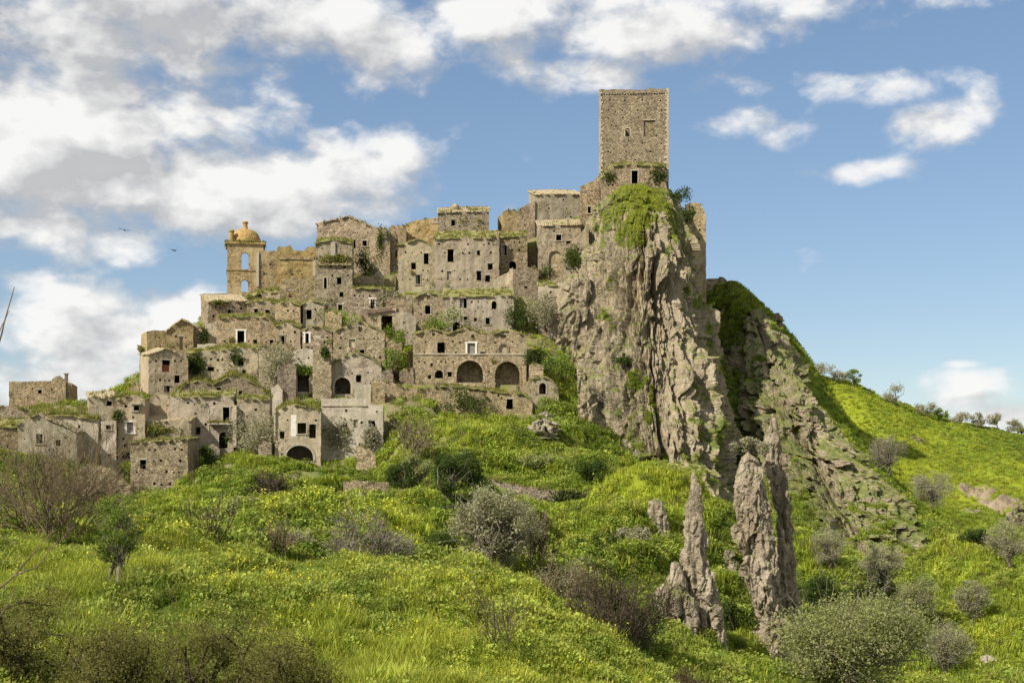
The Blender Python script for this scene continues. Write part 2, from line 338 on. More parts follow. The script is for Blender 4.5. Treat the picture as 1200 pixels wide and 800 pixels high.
# ------------------------------------------------------------------ terrain
def dof(pb): return 165 + .215 * (580 - pb)
CTRL = [  # column, row, distance of ground seen in the photograph (and a few hidden points that close the shape)
 # foreground bank
 (0,800,30),(150,800,32),(300,800,33),(450,800,34),(600,800,36),(700,800,39),(745,805,43),
 (0,720,42),(150,720,44),(300,720,43),(450,720,44),(570,720,45),(660,745,45),
 (300,695,52),(400,690,53),(500,690,53),(600,695,51),(700,768,48),
 (0,650,58),(90,640,62),(200,640,72),(60,625,72),(300,665,66),(250,640,84),(170,625,90),
 # dip behind it
 (400,735,68),(500,738,68),(600,745,68),(300,715,76),(700,800,62),(760,830,62),(850,860,60),
 # middle slope
 (400,670,92),(500,665,95),(350,640,96),(300,610,112),(200,600,128),(120,600,125),(40,590,120),
 (430,620,118),(560,650,110),(640,690,92),(700,700,98),(500,600,135),(460,570,152),(370,560,158),(300,570,155),
 (580,600,150),(650,590,155),(720,570,168),(640,620,135),(700,640,128),(760,700,108),(800,610,150),(850,600,172),(760,590,168),
 (560,545,166),(640,550,170),(700,530,180),(620,510,180),(560,500,181),(500,520,172),(470,490,182),(660,470,190),(640,440,198),(660,405,205),(640,395,207),
 (450,430,195),(470,400,202),(460,455,190),
 # town
 (40,540,160),(100,545,162),(0,530,165),(170,570,165),(250,545,166),(300,540,168),
 (20,485,186),(80,482,186),(130,470,186),(160,462,190),
 (170,420,202),(200,405,206),(235,370,213),(262,350,218),(290,345,219),(330,335,221),(420,325,222),(500,318,226),(560,300,228),(620,285,229),(680,262,229),
 # hidden far side of the town hill
 (60,520,225),(150,510,240),(250,420,245),(350,400,250),(450,390,255),(560,380,258),(660,370,262),(760,360,270),(0,600,300),(200,600,320),(400,600,330),(600,600,340),(800,560,340),
 (130,482,204),(150,478,211),(100,490,214),(162,452,207),(175,440,215),(205,425,222),
 # under the cliff
 (760,560,215),(720,480,212),(800,500,225),(700,430,215),
 # gully and spur
 (850,420,240),(855,500,226),(865,560,208),(840,350,250),
 (835,336,247),(870,350,245),(905,372,241),(925,400,238),(945,440,232),(965,480,228),(1000,520,222),(1040,560,214),(1085,615,200),(1140,670,178),
 (900,440,226),(900,500,214),(890,560,203),(930,520,211),(960,560,205),(1000,600,197),(1040,620,192),(880,620,186),(950,625,182),(1000,645,172),
 (960,455,262),(1010,530,250),(1060,580,236),(1100,610,226),(900,400,275),(960,500,290),
 # far right hill
 (955,443,300),(1000,462,300),(1050,480,300),(1100,492,302),(1150,502,304),(1200,512,306),(1270,525,310),(1350,540,315),
 (1080,540,272),(1150,560,262),(1200,575,256),(1120,600,235),(1200,630,222),(1180,670,190),(1300,600,240),
 (1000,500,340),(1200,540,350),(900,480,345),(1100,560,400),(1300,600,400),(700,600,420),
 # lower right
 (1200,720,138),(1100,700,142),(1040,690,148),(1200,790,110),(1120,790,106),(1020,790,96),(950,720,128),(900,745,116),(930,770,104),(870,790,98),(820,780,105),(850,720,124),(880,690,132),(800,735,112),(780,680,122),
 (980,680,150),(940,660,160),(1300,800,110),(980,860,70),(1150,870,72),
 # out of the frame, left and right
 (-150,640,60),(-150,560,130),(-150,520,190),(-200,720,40),(-300,600,250),(1400,700,160),(1400,860,70),(1000,1000,40),(700,960,38),(600,1000,18),(0,1000,16),(1200,1050,25),(300,1000,12),(900,1000,12)]
BLD = []      # building specs, filled before the ground is laid so that each one gets a terrace
def tps_fit(P, z, lam):
    n = len(P); d = np.linalg.norm(P[:, None] - P[None], axis=2)
    K = np.where(d > 0, d * d * np.log(np.maximum(d, 1e-9)), 0) + lam * np.eye(n)
    A = np.zeros((n + 3, n + 3)); A[:n, :n] = K; A[:n, n] = 1; A[:n, n + 1:] = P; A[n:, :n] = A[:n, n:].T
    s = np.linalg.solve(A, np.concatenate([z, [0, 0, 0]])); return P, s
def tps_eval(m_, Q):
    P, s = m_; n = len(P); o = np.empty(len(Q))
    for i in range(0, len(Q), 20000):
        q = Q[i:i + 20000]; d2 = ((q[:, None] - P[None]) ** 2).sum(2)
        o[i:i + 20000] = (.5 * d2 * np.log(np.maximum(d2, 1e-12))) @ s[:n] + s[n] + q @ s[n + 1:]
    return o
class Ground:
    def fit(s):
        pts = [ray(*c) for c in CTRL]
        for b in BLD:
            if b.get('tp', True):
                x = .5 * (b['top'][0][0] + b['top'][-1][0]); pts.append(ray(x, b['pb'], b['d']) + np.array([0, .5, 0]))
        pts = np.array(pts)
        keep = []
        for i in range(len(pts)):       # drop near-duplicates
            if all(np.hypot(*(pts[i, :2] - pts[j, :2])) > 2.0 for j in keep): keep.append(i)
        pts = pts[keep]; S = 50.0
        s.m = tps_fit(pts[:, :2] / S, pts[:, 2], .012); s.S = S
    def smooth(s, x, y): return tps_eval(s.m, np.stack([np.asarray(x, float), np.asarray(y, float)], 1) / s.S)
    def grid(s, nx=560, ny=760):
        u = np.linspace(-1, 1, nx); s.u = .40 * u + .42 * u ** 5
        t = np.linspace(0, 1, ny); s.y = 7 * (470 / 7.0) ** t
        U, Y = np.meshgrid(s.u, s.y); X = U * (Y + 6)
        x, y = X.ravel(), Y.ravel()
        z = s.smooth(x, y)
        P = np.stack([x, y, z], 1)
        s.rock = rock_amount(x, y)
        near = np.clip((y - 8) / 45, .35, 1)
        town = np.clip((y - 160) / 25, 0, 1) * np.clip((20 - x) / 20, 0, 1)
        hum = (fbm(P * (.11, .11, 0), 3, 5) * 1.1 + fbm(P * (.42, .42, 0), 3, 9) * .42) * near * (1 - .65 * town)
        Q_ = P + fbm(P * .12, 2, 25)[:, None] * 2.5; rr = (ridged(Q_ * np.array([.17, .17, .12]), 4, 21, .6) - .5) * 4.2 + (ridged(P * np.array([.6, .6, .5]), 3, 31) - .5) * 1.6 + np.round(vnoise(Q_ * .33, 37) * 2.5) * .5
        for (px, py, d, r_, h_) in BUMPS:
            c = ray(px, py, d); z = z + h_ * np.exp(-((x - c[0]) ** 2 + ((y - c[1]) * .8) ** 2) / r_ ** 2)
        for (pts, wd, h_) in RIDGES:
            q = np.array([ray(*p_) for p_ in pts])[:, :2]; D = np.full(len(x), 9e9); X2 = np.stack([x, y], 1)
            for p0, p1 in zip(q[:-1], q[1:]):
                t = np.clip(((X2 - p0) @ (p1 - p0)) / ((p1 - p0) @ (p1 - p0)), 0, 1); D = np.minimum(D, ((X2 - p0 - t[:, None] * (p1 - p0)) ** 2).sum(1))
            z = z + h_ * np.exp(-D / wd ** 2)
        # old terraces: banks with flatter ground between them
        tm = np.clip((y - 82) / 20, 0, 1) * np.clip((196 - y) / 15, 0, 1) * np.clip((45 - x) / 14, 0, 1)
        q = (z + fbm(P * (.035, .05, 0), 2, 15) * 3.0) / 3.0; f_ = q - np.floor(q); st = np.clip((f_ - .5) / .42, 0, 1); st = st * st * (3 - 2 * st)
        z = z + 3.0 * (st - f_) * .72 * tm
        z = z + hum * (1 - .6 * s.rock); s.rr = rr * np.clip(s.rock * 1.5, 0, 1)
        s.inside = np.zeros(len(z), bool)
        for b in BLD:      # ground worn down in front of the free-standing walls
            if b['sides'] and b['name'] not in ('ruined_wall', 'retaining_wall', 'bastion_wall'): continue
            if b['d'] > 182 and b['name'] == 'ruined_wall': continue
            o, e, n, L, zb = b['o'], b['e'], b['n'], b['L'], b['zb']
            uu = (x - o[0]) * e[0] + (y - o[1]) * e[1]; sf = (x - o[0]) * n[0] + (y - o[1]) * n[1]
            side = np.maximum(0, np.abs(uu - L / 2) - L / 2 - .4)
            lim = zb * y / b['d'] - .25 + 1.1 * side + .5 * np.maximum(0, sf - 7) + np.where(sf < 0, .6 * -sf, 0)
            z = np.where((side < 5) & (sf > -.5) & (sf < 14), np.minimum(z, lim), z)
        for b in BLD:
            o, e, n, L, dp, zb = b['o'], b['e'], b['n'], b['L'], b['dep'], b['zb']
            uu = (x - o[0]) * e[0] + (y - o[1]) * e[1]; ww = -((x - o[0]) * n[0] + (y - o[1]) * n[1])
            ins = (uu > -.9) & (uu < L + .9) & (ww > -.6) & (ww < dp + .8)
            z = np.where(ins, np.minimum(z, zb - .05), z)
            s.inside |= (uu > -.3) & (uu < L + .3) & (ww > -.5) & (ww < dp + .3)
        s.Z = z.reshape(ny, nx); s.X = X; s.Y = Y; s.nx, s.ny = nx, ny
        s.R2 = s.rock.reshape(ny, nx); s.I2 = s.inside.reshape(ny, nx)
    def _ij(s, x, y):
        x = np.asarray(x, float); y = np.asarray(y, float)
        fj = np.interp(y, s.y, np.arange(s.ny)); fi = np.interp(x / (y + 6), s.u, np.arange(s.nx))
        j = np.clip(fj.astype(int), 0, s.ny - 2); i = np.clip(fi.astype(int), 0, s.nx - 2); return j, i, fj - j, fi - i
    def z(s, x, y, A=None):
        A = s.Z if A is None else A
        j, i, b, a = s._ij(x, y)
        return A[j, i] * (1 - a) * (1 - b) + A[j, i + 1] * a * (1 - b) + A[j + 1, i] * (1 - a) * b + A[j + 1, i + 1] * a * b
    def hit(s, px, py, d0=9, d1=430):
        d = np.arange(d0, d1, .25); x = (px - 600) * d / F; zz = (HY - py) * d / F
        g = s.z(x, d); k = np.argmax(g >= zz)
        if not (g >= zz).any(): k = np.argmin(np.abs(g - zz))
        return np.array([x[k], d[k], g[k]])
G = Ground()
ROCKS = [(960,590,197,5),(1010,625,186,4),(1050,635,186,4),(1180,600,240,4),(1195,625,224,5),(1150,585,250,4),(1190,670,190,4),(1185,690,180,4),(1135,600,236,3)]
BUMPS = [(565,585,149,4,-1.6),(600,592,149,4,-1.8),(640,598,149.5,4,-1.8),(680,602,150,4,-1.5),(430,580,152,4,-.8),(770,600,146,6,1.6),(300,690,64,7,-.9),(180,690,60,5,-.6),(230,655,76,6,1.0),(120,690,52,5,.7),(420,715,47,5,.6),(560,712,48,5,.6),(330,650,95,7,1.3),(440,650,108,8,1.8),(520,610,128,9,1.8),(620,650,118,8,1.8),(680,605,143,9,2.4),(720,655,123,7,1.8),(400,600,135,8,1.4),(250,605,118,8,1.3),(560,520,173,7,1.6),(620,545,166,7,-1.5),(780,640,140,8,2.2),(820,600,160,7,1.8),
 (690,560,168,7,1.5),(480,600,140,7,-1.5),(570,650,112,6,-1.2),(340,700,58,6,.5),(200,720,44,5,.5),(1010,700,140,8,2.0),(1100,740,128,8,2.0),(1060,690,150,9,-2.2),(1140,680,165,8,2.2),(960,740,120,7,-1.5),(1180,740,130,7,1.5),(1160,610,220,9,2.5)]
RIDGES = [([(1092,622,198),(1150,690,166),(1215,765,135)], 5.5, 3.2), ([(1128,628,206),(1180,690,173),(1235,750,145)], 4.5, -2.6), ([(900,610,165),(945,690,138),(1010,770,110)], 5, 2.0), ([(925,720,130),(985,790,105)], 4, -1.8), ([(1050,650,182),(1090,720,146),(1130,790,116)], 4.5, -2.2),
 ([(480,560,160),(560,640,118),(640,705,92)], 6, 1.9), ([(690,592,165),(765,594,150),(850,636,142)], 6.5, 2.6), ([(640,620,135),(720,680,106)], 5, -1.6), ([(300,600,118),(380,650,95),(460,685,80)], 5, 1.4), ([(1000,500,300),(1100,560,262),(1210,600,236)], 6, 1.5)]
def rock_amount(x, y):
    r = np.zeros(len(x))
    for (px, py, d, rad) in ROCKS:
        c = ray(px, py, d); q = np.exp(-(((x - c[0]) / rad) ** 2 + ((y - c[1]) / rad) ** 2) ** 1.5); r = np.maximum(r, q)
    nz = fbm(np.stack([x * .13, y * .13, 0 * x], 1), 3, 77); n2 = fbm(np.stack([x * .5, y * .5, 0 * x], 1), 3, 78)
    return np.clip((r + nz * .75 + n2 * .3 - .36) * 2.4, 0, 1) * (r > .05)
def blob_mask(x, y, blobs, stretch=2.2):
    r = np.zeros(len(x))
    for (px, py, rpx, a, *dd) in blobs:
        c = ray(px, py, dd[0]) if dd else G.hit(px, py); rad = rpx * c[1] / F
        q = a * np.exp(-(((x - c[0]) / rad) ** 2 + ((y - c[1]) / (rad * stretch)) ** 2)); r = np.maximum(r, q)
    return r
# ------------------------------------------------------------------ building kit
def wall_grid(L, base, top, holes, step=.6):
    """faces of one wall in (u, v) with its openings cut out; top is a polyline"""
    tu = np.array([p[0] for p in top]); tv = np.array([p[1] for p in top])
    us = list(np.linspace(0, L, max(2, int(L / step) + 1))) + [u for u in tu if 0 < u < L]
    hmax = tv.max(); vs = list(np.linspace(base, hmax, max(2, int((hmax - base) / step) + 1)))
    hard_u, hard_v = [0, L], [base]
    for (a, b, c, d, arch) in holes:
        hard_u += [a, c]; hard_v += [b, d]
        if arch: hard_u += list(np.linspace(a, c, 9)[1:-1]); vs += list(np.linspace(d - .55 * (c - a), d, 5))
    def merge(hard, soft, tol):
        hard = sorted(hard); o = []
        for h in hard:
            if not o or h - o[-1] > .02: o.append(h)
        h0 = np.array(o)
        for q in soft:
            if np.min(np.abs(h0 - q)) > tol and min(abs(q - z_) for z_ in o) > .08: o.append(q)
        return np.array(sorted(o))
    us = merge(hard_u, us, .12); vs = merge(hard_v, vs, .12)
    th = np.interp(us, tu, tv)
    nu, nv = len(us), len(vs)
    V = np.minimum(np.repeat(vs[None], nu, 0), th[:, None])
    if vs[-1] < hmax: pass
    V[:, -1] = th
    U = np.repeat(us[:, None], nv, 1)
    kill = np.zeros((nu - 1, nv - 1), bool)
    uc = .5 * (us[1:] + us[:-1]); vc = .5 * (vs[1:] + vs[:-1])
    for (a, b, c, d, arch) in holes:
        if arch:
            ry = min((c - a) / 2, (d - b) * .75)
            f = lambda q: d - ry + ry * np.sqrt(np.clip(1 - ((q - .5 * (a + c)) / (.5 * (c - a))) ** 2, 0, 1))
        else: f = lambda q: d + 0 * q
        iu = (uc > a) & (uc < c)
        kill |= iu[:, None] & (vc[None] > b) & (vc[None] < f(uc)[:, None])
        if arch:
            for i in np.where((us > a + .01) & (us < c - .01))[0]:
                t_ = float(f(us[i])); k = (V[i] > b + .01) & (V[i] < t_); V[i, k] = t_
    vid = -np.ones((nu, nv), int); PV = []; Fs = []
    def g(i, j):
        if vid[i, j] < 0: vid[i, j] = len(PV); PV.append((U[i, j], V[i, j]))
        return vid[i, j]
    for i in range(nu - 1):
        for j in range(nv - 1):
            if kill[i, j]: continue
            h0 = V[i, j + 1] - V[i, j] > .004; h1 = V[i + 1, j + 1] - V[i + 1, j] > .004
            if not (h0 or h1): continue
            if h0 and h1: Fs.append([g(i, j), g(i + 1, j), g(i + 1, j + 1), g(i, j + 1)])
            elif h0: Fs.append([g(i, j), g(i + 1, j), g(i, j + 1)])
            else: Fs.append([g(i, j), g(i + 1, j), g(i + 1, j + 1)])
    return np.array(PV), Fs
def thicken(P, Fs, off, back=True):
    n = len(P); cnt = {}
    for f in Fs:
        for k in range(len(f)):
            a, b = f[k], f[(k + 1) % len(f)]; cnt[(a, b)] = 1
    out_ = [list(f) for f in Fs]
    if back: out_ += [[i + n for i in f[::-1]] for f in Fs]
    for (a, b) in cnt:
        if (b, a) not in cnt: out_.append([b, a, a + n, b + n])
    return np.concatenate([P, P + off]), out_
def tuft_mesh(pts, size, nbl, rng, lean=.55, wid=.11):
    n = len(pts); k = n * nbl
    b = np.repeat(np.asarray(pts, float), nbl, 0) + rng.normal(0, .13, (k, 3)) * [1, 1, 0]
    a = rng.uniform(0, 6.28, k); s = np.repeat(np.broadcast_to(size, n), nbl) * rng.uniform(.45, 1.25, k)
    ln = rng.uniform(.05, lean, k)
    tip = b + np.stack([np.cos(a) * ln * s, np.sin(a) * ln * s, s], 1)
    wv = np.stack([-np.sin(a), np.cos(a), 0 * a], 1) * (wid * rng.uniform(.6, 1.3, k))[:, None] * .5
    # face them at random
    V = np.stack([b - wv, b + wv, tip], 1).reshape(-1, 3)
    return V, np.arange(3 * k).reshape(-1, 3)
def leaves_mesh(c, size, rng, up=.3):
    n = len(c); d1 = rng.normal(0, 1, (n, 3)); d1 /= np.linalg.norm(d1, axis=1)[:, None]
    d2 = np.cross(d1, rng.normal(0, 1, (n, 3))); d2 /= np.linalg.norm(d2, axis=1)[:, None]
    s = (np.broadcast_to(size, n) * rng.uniform(.6, 1.3, n))[:, None]
    V = np.stack([c - d1 * s, c + d2 * s * .55, c + d1 * s, c - d2 * s * .55], 1).reshape(-1, 3)
    return V, np.arange(4 * n).reshape(-1, 4)
EXT = 3.5
def B(name, label, pb, top, ops=(), yaw=0, dep=6.0, roof=None, strip=3, mat='stone', grass=0.0, d=None, d_off=0.0, cat='house', group='ruined stone houses on the hill', put=5, thick=.5, ragged=.12, leaf=(), tp=True, extra=None, abs_yaw=None, sides=True, gs=.36, back=True):
    BLD.append(dict(name=name, label=label, pb=pb, top=top, ops=ops, yaw=yaw, dep=dep, roof=roof, strip=strip, mat=mat, grass=grass, d=(dof(pb) if d is None else d) + d_off, cat=cat, group=group, put=put, thick=thick, ragged=ragged, leaf=leaf, tp=tp, extra=extra, abs_yaw=abs_yaw, sides=sides, gs=gs, back=back))
def B_frame(b):
    top = b['top']; d = b['d']; xc = .5 * (top[0][0] + top[-1][0])
    P0 = ray(xc, b['pb'], d)
    a = (-.6 * math.atan2(P0[0], P0[1]) + R(b['yaw'])) if b['abs_yaw'] is None else R(b['abs_yaw'])
    e = np.array([math.cos(a), math.sin(a), 0]); n = np.array([math.sin(a), -math.cos(a), 0])
    def uv(px, py):
        r = ray(px, py, 1.0); t = (P0 @ n) / (r @ n); p = r * t; return float((p - P0) @ e), float(p[2])
    u0 = uv(*top[0])[0]; o = P0 + e * u0
    b.update(o=np.array([o[0], o[1], 0]), e=e, n=n, a=a, uv=lambda px, py: (uv(px, py)[0] - u0, uv(px, py)[1]), zb=float(P0[2]))
    b['L'] = b['uv'](*top[-1])[0]
def build_house(b, idx):
    rng = np.random.default_rng(100 + idx); rnd = random.Random(idx)
    o, e, n, L, dep, zb = b['o'], b['e'], b['n'], b['L'], b['dep'], b['zb']; up = np.array([0, 0, 1.0])
    uv = b['uv']; top = [uv(*p) for p in b['top']]; top[0] = (0, top[0][1])
    # wear along the top edge
    t2 = []
    for (p, q) in zip(top[:-1], top[1:]):
        k = max(1, int((q[0] - p[0]) / .55))
        for i in range(k):
            f = i / k; t2.append((p[0] + (q[0] - p[0]) * f, p[1] + (q[1] - p[1]) * f + (rnd.gauss(0, b['ragged']) if (b['roof'] is None and 0 < i) else 0)))
    t2.append(top[-1]); tt = t2
    th0 = b['thick']; base = zb - EXT
    loc = o + e * (L / 2) + up * zb
    root = empty(b['name'], loc, b['label'], b['cat'], b['group'])
    mat = M[b['mat']]
    holes = []; frames = []
    for op in b['ops']:
        k, x0, y0, x1, y1 = op[:5]
        (ua, va), (ub, vb) = uv(x0, y1), uv(x1, y0)
        ua = max(ua, .15); ub = min(ub, L - .15)
        holes.append((ua, va, ub, vb, k in 'aABR')); frames.append((k, ua, va, ub, vb))
    lowtop = min(v for _, v in top)
    if b['cat'] == 'house' and L > 4.5:
        for q in range(int(L / 4.2) * 6):
            if sum(1 for f_ in frames if f_[0] == 'p2') >= int(L / 4.2): break
            w_, h_ = rnd.choice(((.5, .7), (.6, .9), (.45, .5), (.7, 1.0))); u = rnd.uniform(.5, L - 1.3); v = rnd.uniform(zb + .6, max(zb + .7, lowtop - h_ - .6))
            if any(u < c_ + .5 and u + w_ > a_ - .5 and v < d_ + .4 and v + h_ > b_ - .4 for (a_, b_, c_, d_, _) in holes): continue
            holes.append((u, v, u + w_, v + h_, False)); frames.append(('p2', u, v, u + w_, v + h_))
    rows = [lowtop - .9 - 1.35 * i for i in range(6)]
    tries = 0; made = 0
    while made < b['put'] * 1.5 and tries < 70 and L > 2.5:
        tries += 1; u = rnd.uniform(.5, L - .7); v = rnd.choice(rows) + rnd.uniform(-.08, .08); s = rnd.choice((.16, .2, .24, .3))
        if v < zb + .4 or any(u + s > a - .3 and u < c + .3 and v + s > bb - .3 and v < dd + .3 for (a, bb, c, dd, _) in holes): continue
        holes.append((u, v, u + s, v + s, False)); made += 1
    bag = Bag()
    def put(Lw, topw, hs, org, ev, nv, stp, amp=.07, bk=True):
        uvp, Fs = wall_grid(Lw, base, topw, hs, stp)
        P = org + uvp[:, :1] * ev + uvp[:, 1:] * up
        P = P + nv * ((fbm(P * .55, 3, 3) * .11)[:, None]) + ev * (fbm(P * 1.25 + 5, 2, 13) * .085)[:, None] + up * (fbm(P * 1.25 + 9, 2, 14) * .07)[:, None]
        bag.add(*thicken(P, Fs, -nv * th0, bk))
    put(L, tt, holes, o, e, n, .5, bk=b['back'])
    wl = th0 + .03
    def zroof(v, wv): return v + b['rise'] * wv / dep
    b['rise'] = 0.0
    ym = np.mean([p[1] for p in b['top']])
    if b['roof'] in ('tile', 'grass', 'wood'):
        vt = np.mean([v for _, v in top]); b['rise'] = (HY - (ym - b['strip'])) * (b['d'] + dep) / F - vt
        b['rise'] = max(b['rise'], .2)
    if b['sides'] and dep > 1.2:
        for (side, uu, vv) in ((-1, 0, top[0][1]), (1, L, top[-1][1])):
            prof = [(0, zroof(vv, .05)), (dep - .05, zroof(vv, dep))]
            if b['roof'] is None: prof = [(q, vv - abs(rnd.gauss(0, .25)) - (0 if q < .1 else .15)) for q in np.linspace(0, dep - .05, 9)]
            if side < 0: put(dep - .1, [(dep - .1 - p[0] if p[0] < dep - .1 else 0, p[1]) for p in prof[::-1]], [], o - n * (dep - .05) + e * .02, n, -e, .8)
            else: put(dep - .1, prof, [], o - n * .05 + e * (L - .02), -n, e, .8)
        tb = [(L - u, zroof(v, dep)) for u, v in top[::-1]]
        put(L - .2, [(max(0, u - .1), v) for u, v in tb], [], o - n * dep + e * (L - .1), -e, -n, 1.2)
    mesh('wall', np.concatenate(bag.V), bag.F, mat, root, loc)
    # openings: stone surrounds, shutters, blocked panels
    for (k, ua, va, ub, vb) in frames:
        fb = Bag(); w_, h_ = ub - ua, vb - va; arch = k in 'aABR'
        door = k in 'dDAFaR'; fm = M['white'] if k in 'fF' else M['lintel'] if rnd.random() < .6 else M[b['mat']]
        jw = .24 if k in 'fF' else .13; pr = .05
        def fbx(u, v, su, sv, sw=.34, pr_=pr):
            c = o + e * u + up * v + n * (pr_ - sw / 2); fb.box(c, (su, sw, sv), b['a'])
        plain = k == 'p2' or (k in 'wdAbSsl' and rnd.random() < .6)
        if k != 'p':
            if arch:
                ry = min(w_ / 2, h_ * .75); cx, cz = .5 * (ua + ub), vb - ry; N_ = 11; rw = .28 if w_ > 2 else .17
                V_ = []; F_ = []
                for i in range(N_ + 1):
                    t = math.pi * i / N_
                    for (rx_, rz_) in ((w_ / 2 - .02, ry - .02), (w_ / 2 + rw, ry + rw)):
                        for q in (pr, -.3): V_.append(o + e * (cx - math.cos(t) * rx_) + up * (cz + math.sin(t) * rz_) + n * q)
                for i in range(N_):
                    j = 4 * i; F_ += [[j, j + 4, j + 6, j + 2], [j, j + 1, j + 5, j + 4], [j + 2, j + 6, j + 7, j + 3]]
                fb.add(V_, F_)
                if cz - va > .3:
                    fbx(ua - rw / 2 + .01, (va + cz) / 2, rw, cz - va); fbx(ub + rw / 2 - .01, (va + cz) / 2, rw, cz - va)
            elif plain: fbx((ua + ub) / 2, vb + .1, w_ + .3, .16, pr_=.03)
            else:
                fbx((ua + ub) / 2, vb + .11, w_ + 2 * jw + .2, .2); 
                fbx(ua - jw / 2 + .015, (va + vb) / 2, jw, h_ - .01); fbx(ub + jw / 2 - .015, (va + vb) / 2, jw, h_ - .01)
                if not door: fbx((ua + ub) / 2, va - .07, w_ + 2 * jw + .16, .13, .42, .1)
            fo = fb.build('door_frame' if door else 'window', fm, root, loc)
            if k in 'bBsSflR':
                g = Bag(); dpt = 1.9 if k == 'R' else .22
                pm = {'b': M[b['mat']], 'B': M['plaster'], 's': M['red'], 'S': M['shut'], 'f': M['shut'], 'l': M['pale'], 'R': M['dark']}[k]
                hh = h_ * (.62 if k == 's' else 1.0); ww = w_ * (.55 if k in 'S' else 1.0)
                c = o + e * ((ua + ub) / 2 - (w_ - ww) / 2) + up * (va + hh / 2) - n * (dpt + .06)
                g.box(c, (ww - .02, .08, hh - .02), b['a'])
                ch = g.build('blocked_panel' if k in 'bBlR' else 'shutter', pm, fo, None)
                ch.data.transform(__import__('mathutils').Matrix.Translation(-Vector(loc)))
    # roof
    if b['roof']:
        kind = b['roof']; stp = .16 if kind == 'tile' else .5
        ov = .28 if kind != 'flat' else -.3
        us = np.arange(-abs(ov) * .7, L + abs(ov) * .7, stp) if kind != 'flat' else np.arange(.3, max(.8, L - .3), stp)
        ws = np.concatenate([[-ov], np.linspace(.2, dep + .1, max(3, int(dep / .8)))]) if kind != 'flat' else np.linspace(.3, dep - .3, 4)
        tu = [p[0] for p in top]; tv = [p[1] for p in top]
        UU, WW = np.meshgrid(us, ws, indexing='ij')
        zz = np.interp(UU, tu, tv) + b['rise'] * WW / dep + (.03 if kind != 'flat' else -.25)
        if kind == 'tile': zz = zz + .05 * ((np.arange(len(us)) % 2)[:, None]) + rng.normal(0, .03, zz.shape)
        else: zz = zz + rng.normal(0, .05, zz.shape)
        WW = WW + np.where(WW < 0, rng.normal(0, .06, WW.shape), 0)
        P = o + UU.reshape(-1, 1) * e - WW.reshape(-1, 1) * n + zz.reshape(-1, 1) * up
        a_, b_ = zz.shape
        Fs = [[i * b_ + j, (i + 1) * b_ + j, (i + 1) * b_ + j + 1, i * b_ + j + 1] for i in range(a_ - 1) for j in range(b_ - 1)]
        rm = {'tile': M['tile'], 'grass': M['turf'], 'flat': M['turf'], 'wood': M['wood']}[kind]
        if kind in ('tile', 'grass'): Fs = [f for f in Fs if not (f[0] % b_ == 0 and fbm(np.array([[(f[0] // b_) * stp * 1.1 + idx, .5, .3]]), 2, 6)[0] > .12) and not (rnd.random() < .03 and kind == 'tile')]
        V2, F2 = thicken(P, Fs, np.array([0, 0, -.14]))
        mesh('roof', V2, F2, rm, root, loc)
    if b['grass'] > 0:
        tu = [p[0] for p in top]; tv = [p[1] for p in top]
        wmax = dep if b['roof'] in ('tile', 'grass') else .6
        k = int(L * min(wmax, 6) * b['grass'] * 3.2) + int(L * b['grass'] * 3)
        u = rng.uniform(0, L, k); wq = rng.uniform(0, 1, k) ** 1.5 * wmax - .2
        nz = fbm(np.stack([u * .6 + idx * 9, wq * .6, 0 * u], 1), 3, 8) > rng.uniform(-.3, .42, len(u))
        u, wq = u[nz], wq[nz]
        z_ = np.interp(u, tu, tv) + b['rise'] * np.clip(wq, 0, None) / dep + (.0 if b['roof'] else -.05)
        if len(u):
            V_, F_ = tuft_mesh(o + u[:, None] * e - wq[:, None] * n + z_[:, None] * up, b['gs'] * np.clip(1 + fbm(np.stack([u * .5, wq * .5, 0 * u + idx], 1), 2, 4), .4, 1.9), 12, rng)
            mesh('roof_grass', V_, F_, M['roofgrass'], root, loc, kind='stuff')
    # plants rooted in the wall face
    for (x0, y0, x1, y1, nl, mk) in b['leaf']:
        q = rng.uniform(0, 1, (nl, 2)); q[:, 0] = np.clip(rng.normal(.5, .24, nl), -.1, 1.1); q[:, 1] = np.clip(rng.normal(.5, .24, nl), -.1, 1.1)
        pts = np.array([uv(x0 + (x1 - x0) * f, y0 + (y1 - y0) * g) for f, g in q])
        c = o + pts[:, :1] * e + pts[:, 1:] * up + n * np.abs(rng.normal(.12, .22, nl))[:, None]
        V_, F_ = leaves_mesh(c, .17, rng); mesh('wall_plants', V_, F_, M[mk], root, loc, kind='stuff')
    if L > 3.5 and b['name'] != 'castle_tower':
        cs = []; vt = min(v for _, v in top)
        for q in range(int(L / 2.2)):
            u0, v0 = rnd.uniform(.2, L - .2), zb + (rnd.uniform(-.2, .5) if rnd.random() < .55 else rnd.uniform(.5, max(.6, vt - zb)))
            if any(a_ - .2 < u0 < c_ + .2 and b_ - .3 < v0 < d_ + .3 for (a_, b_, c_, d_, _) in holes): continue
            k = rnd.randint(14, 60); r_ = rnd.uniform(.15, .5); p_ = rng.normal(0, 1, (k, 3)) * [r_, .1, r_ * .8]
            cs.append(o + e * u0 + up * v0 + p_[:, :1] * e + n * (.12 + np.abs(p_[:, 1:2])) + p_[:, 2:] * up)
        if cs:
            V_, F_ = leaves_mesh(np.concatenate(cs), .13, rng); mesh('wall_plants', V_, F_, M['roofgrass' if idx % 3 else 'olivegreen'], root, loc, kind='stuff')
    if b['extra']: b['extra'](b, root, loc)
    return root
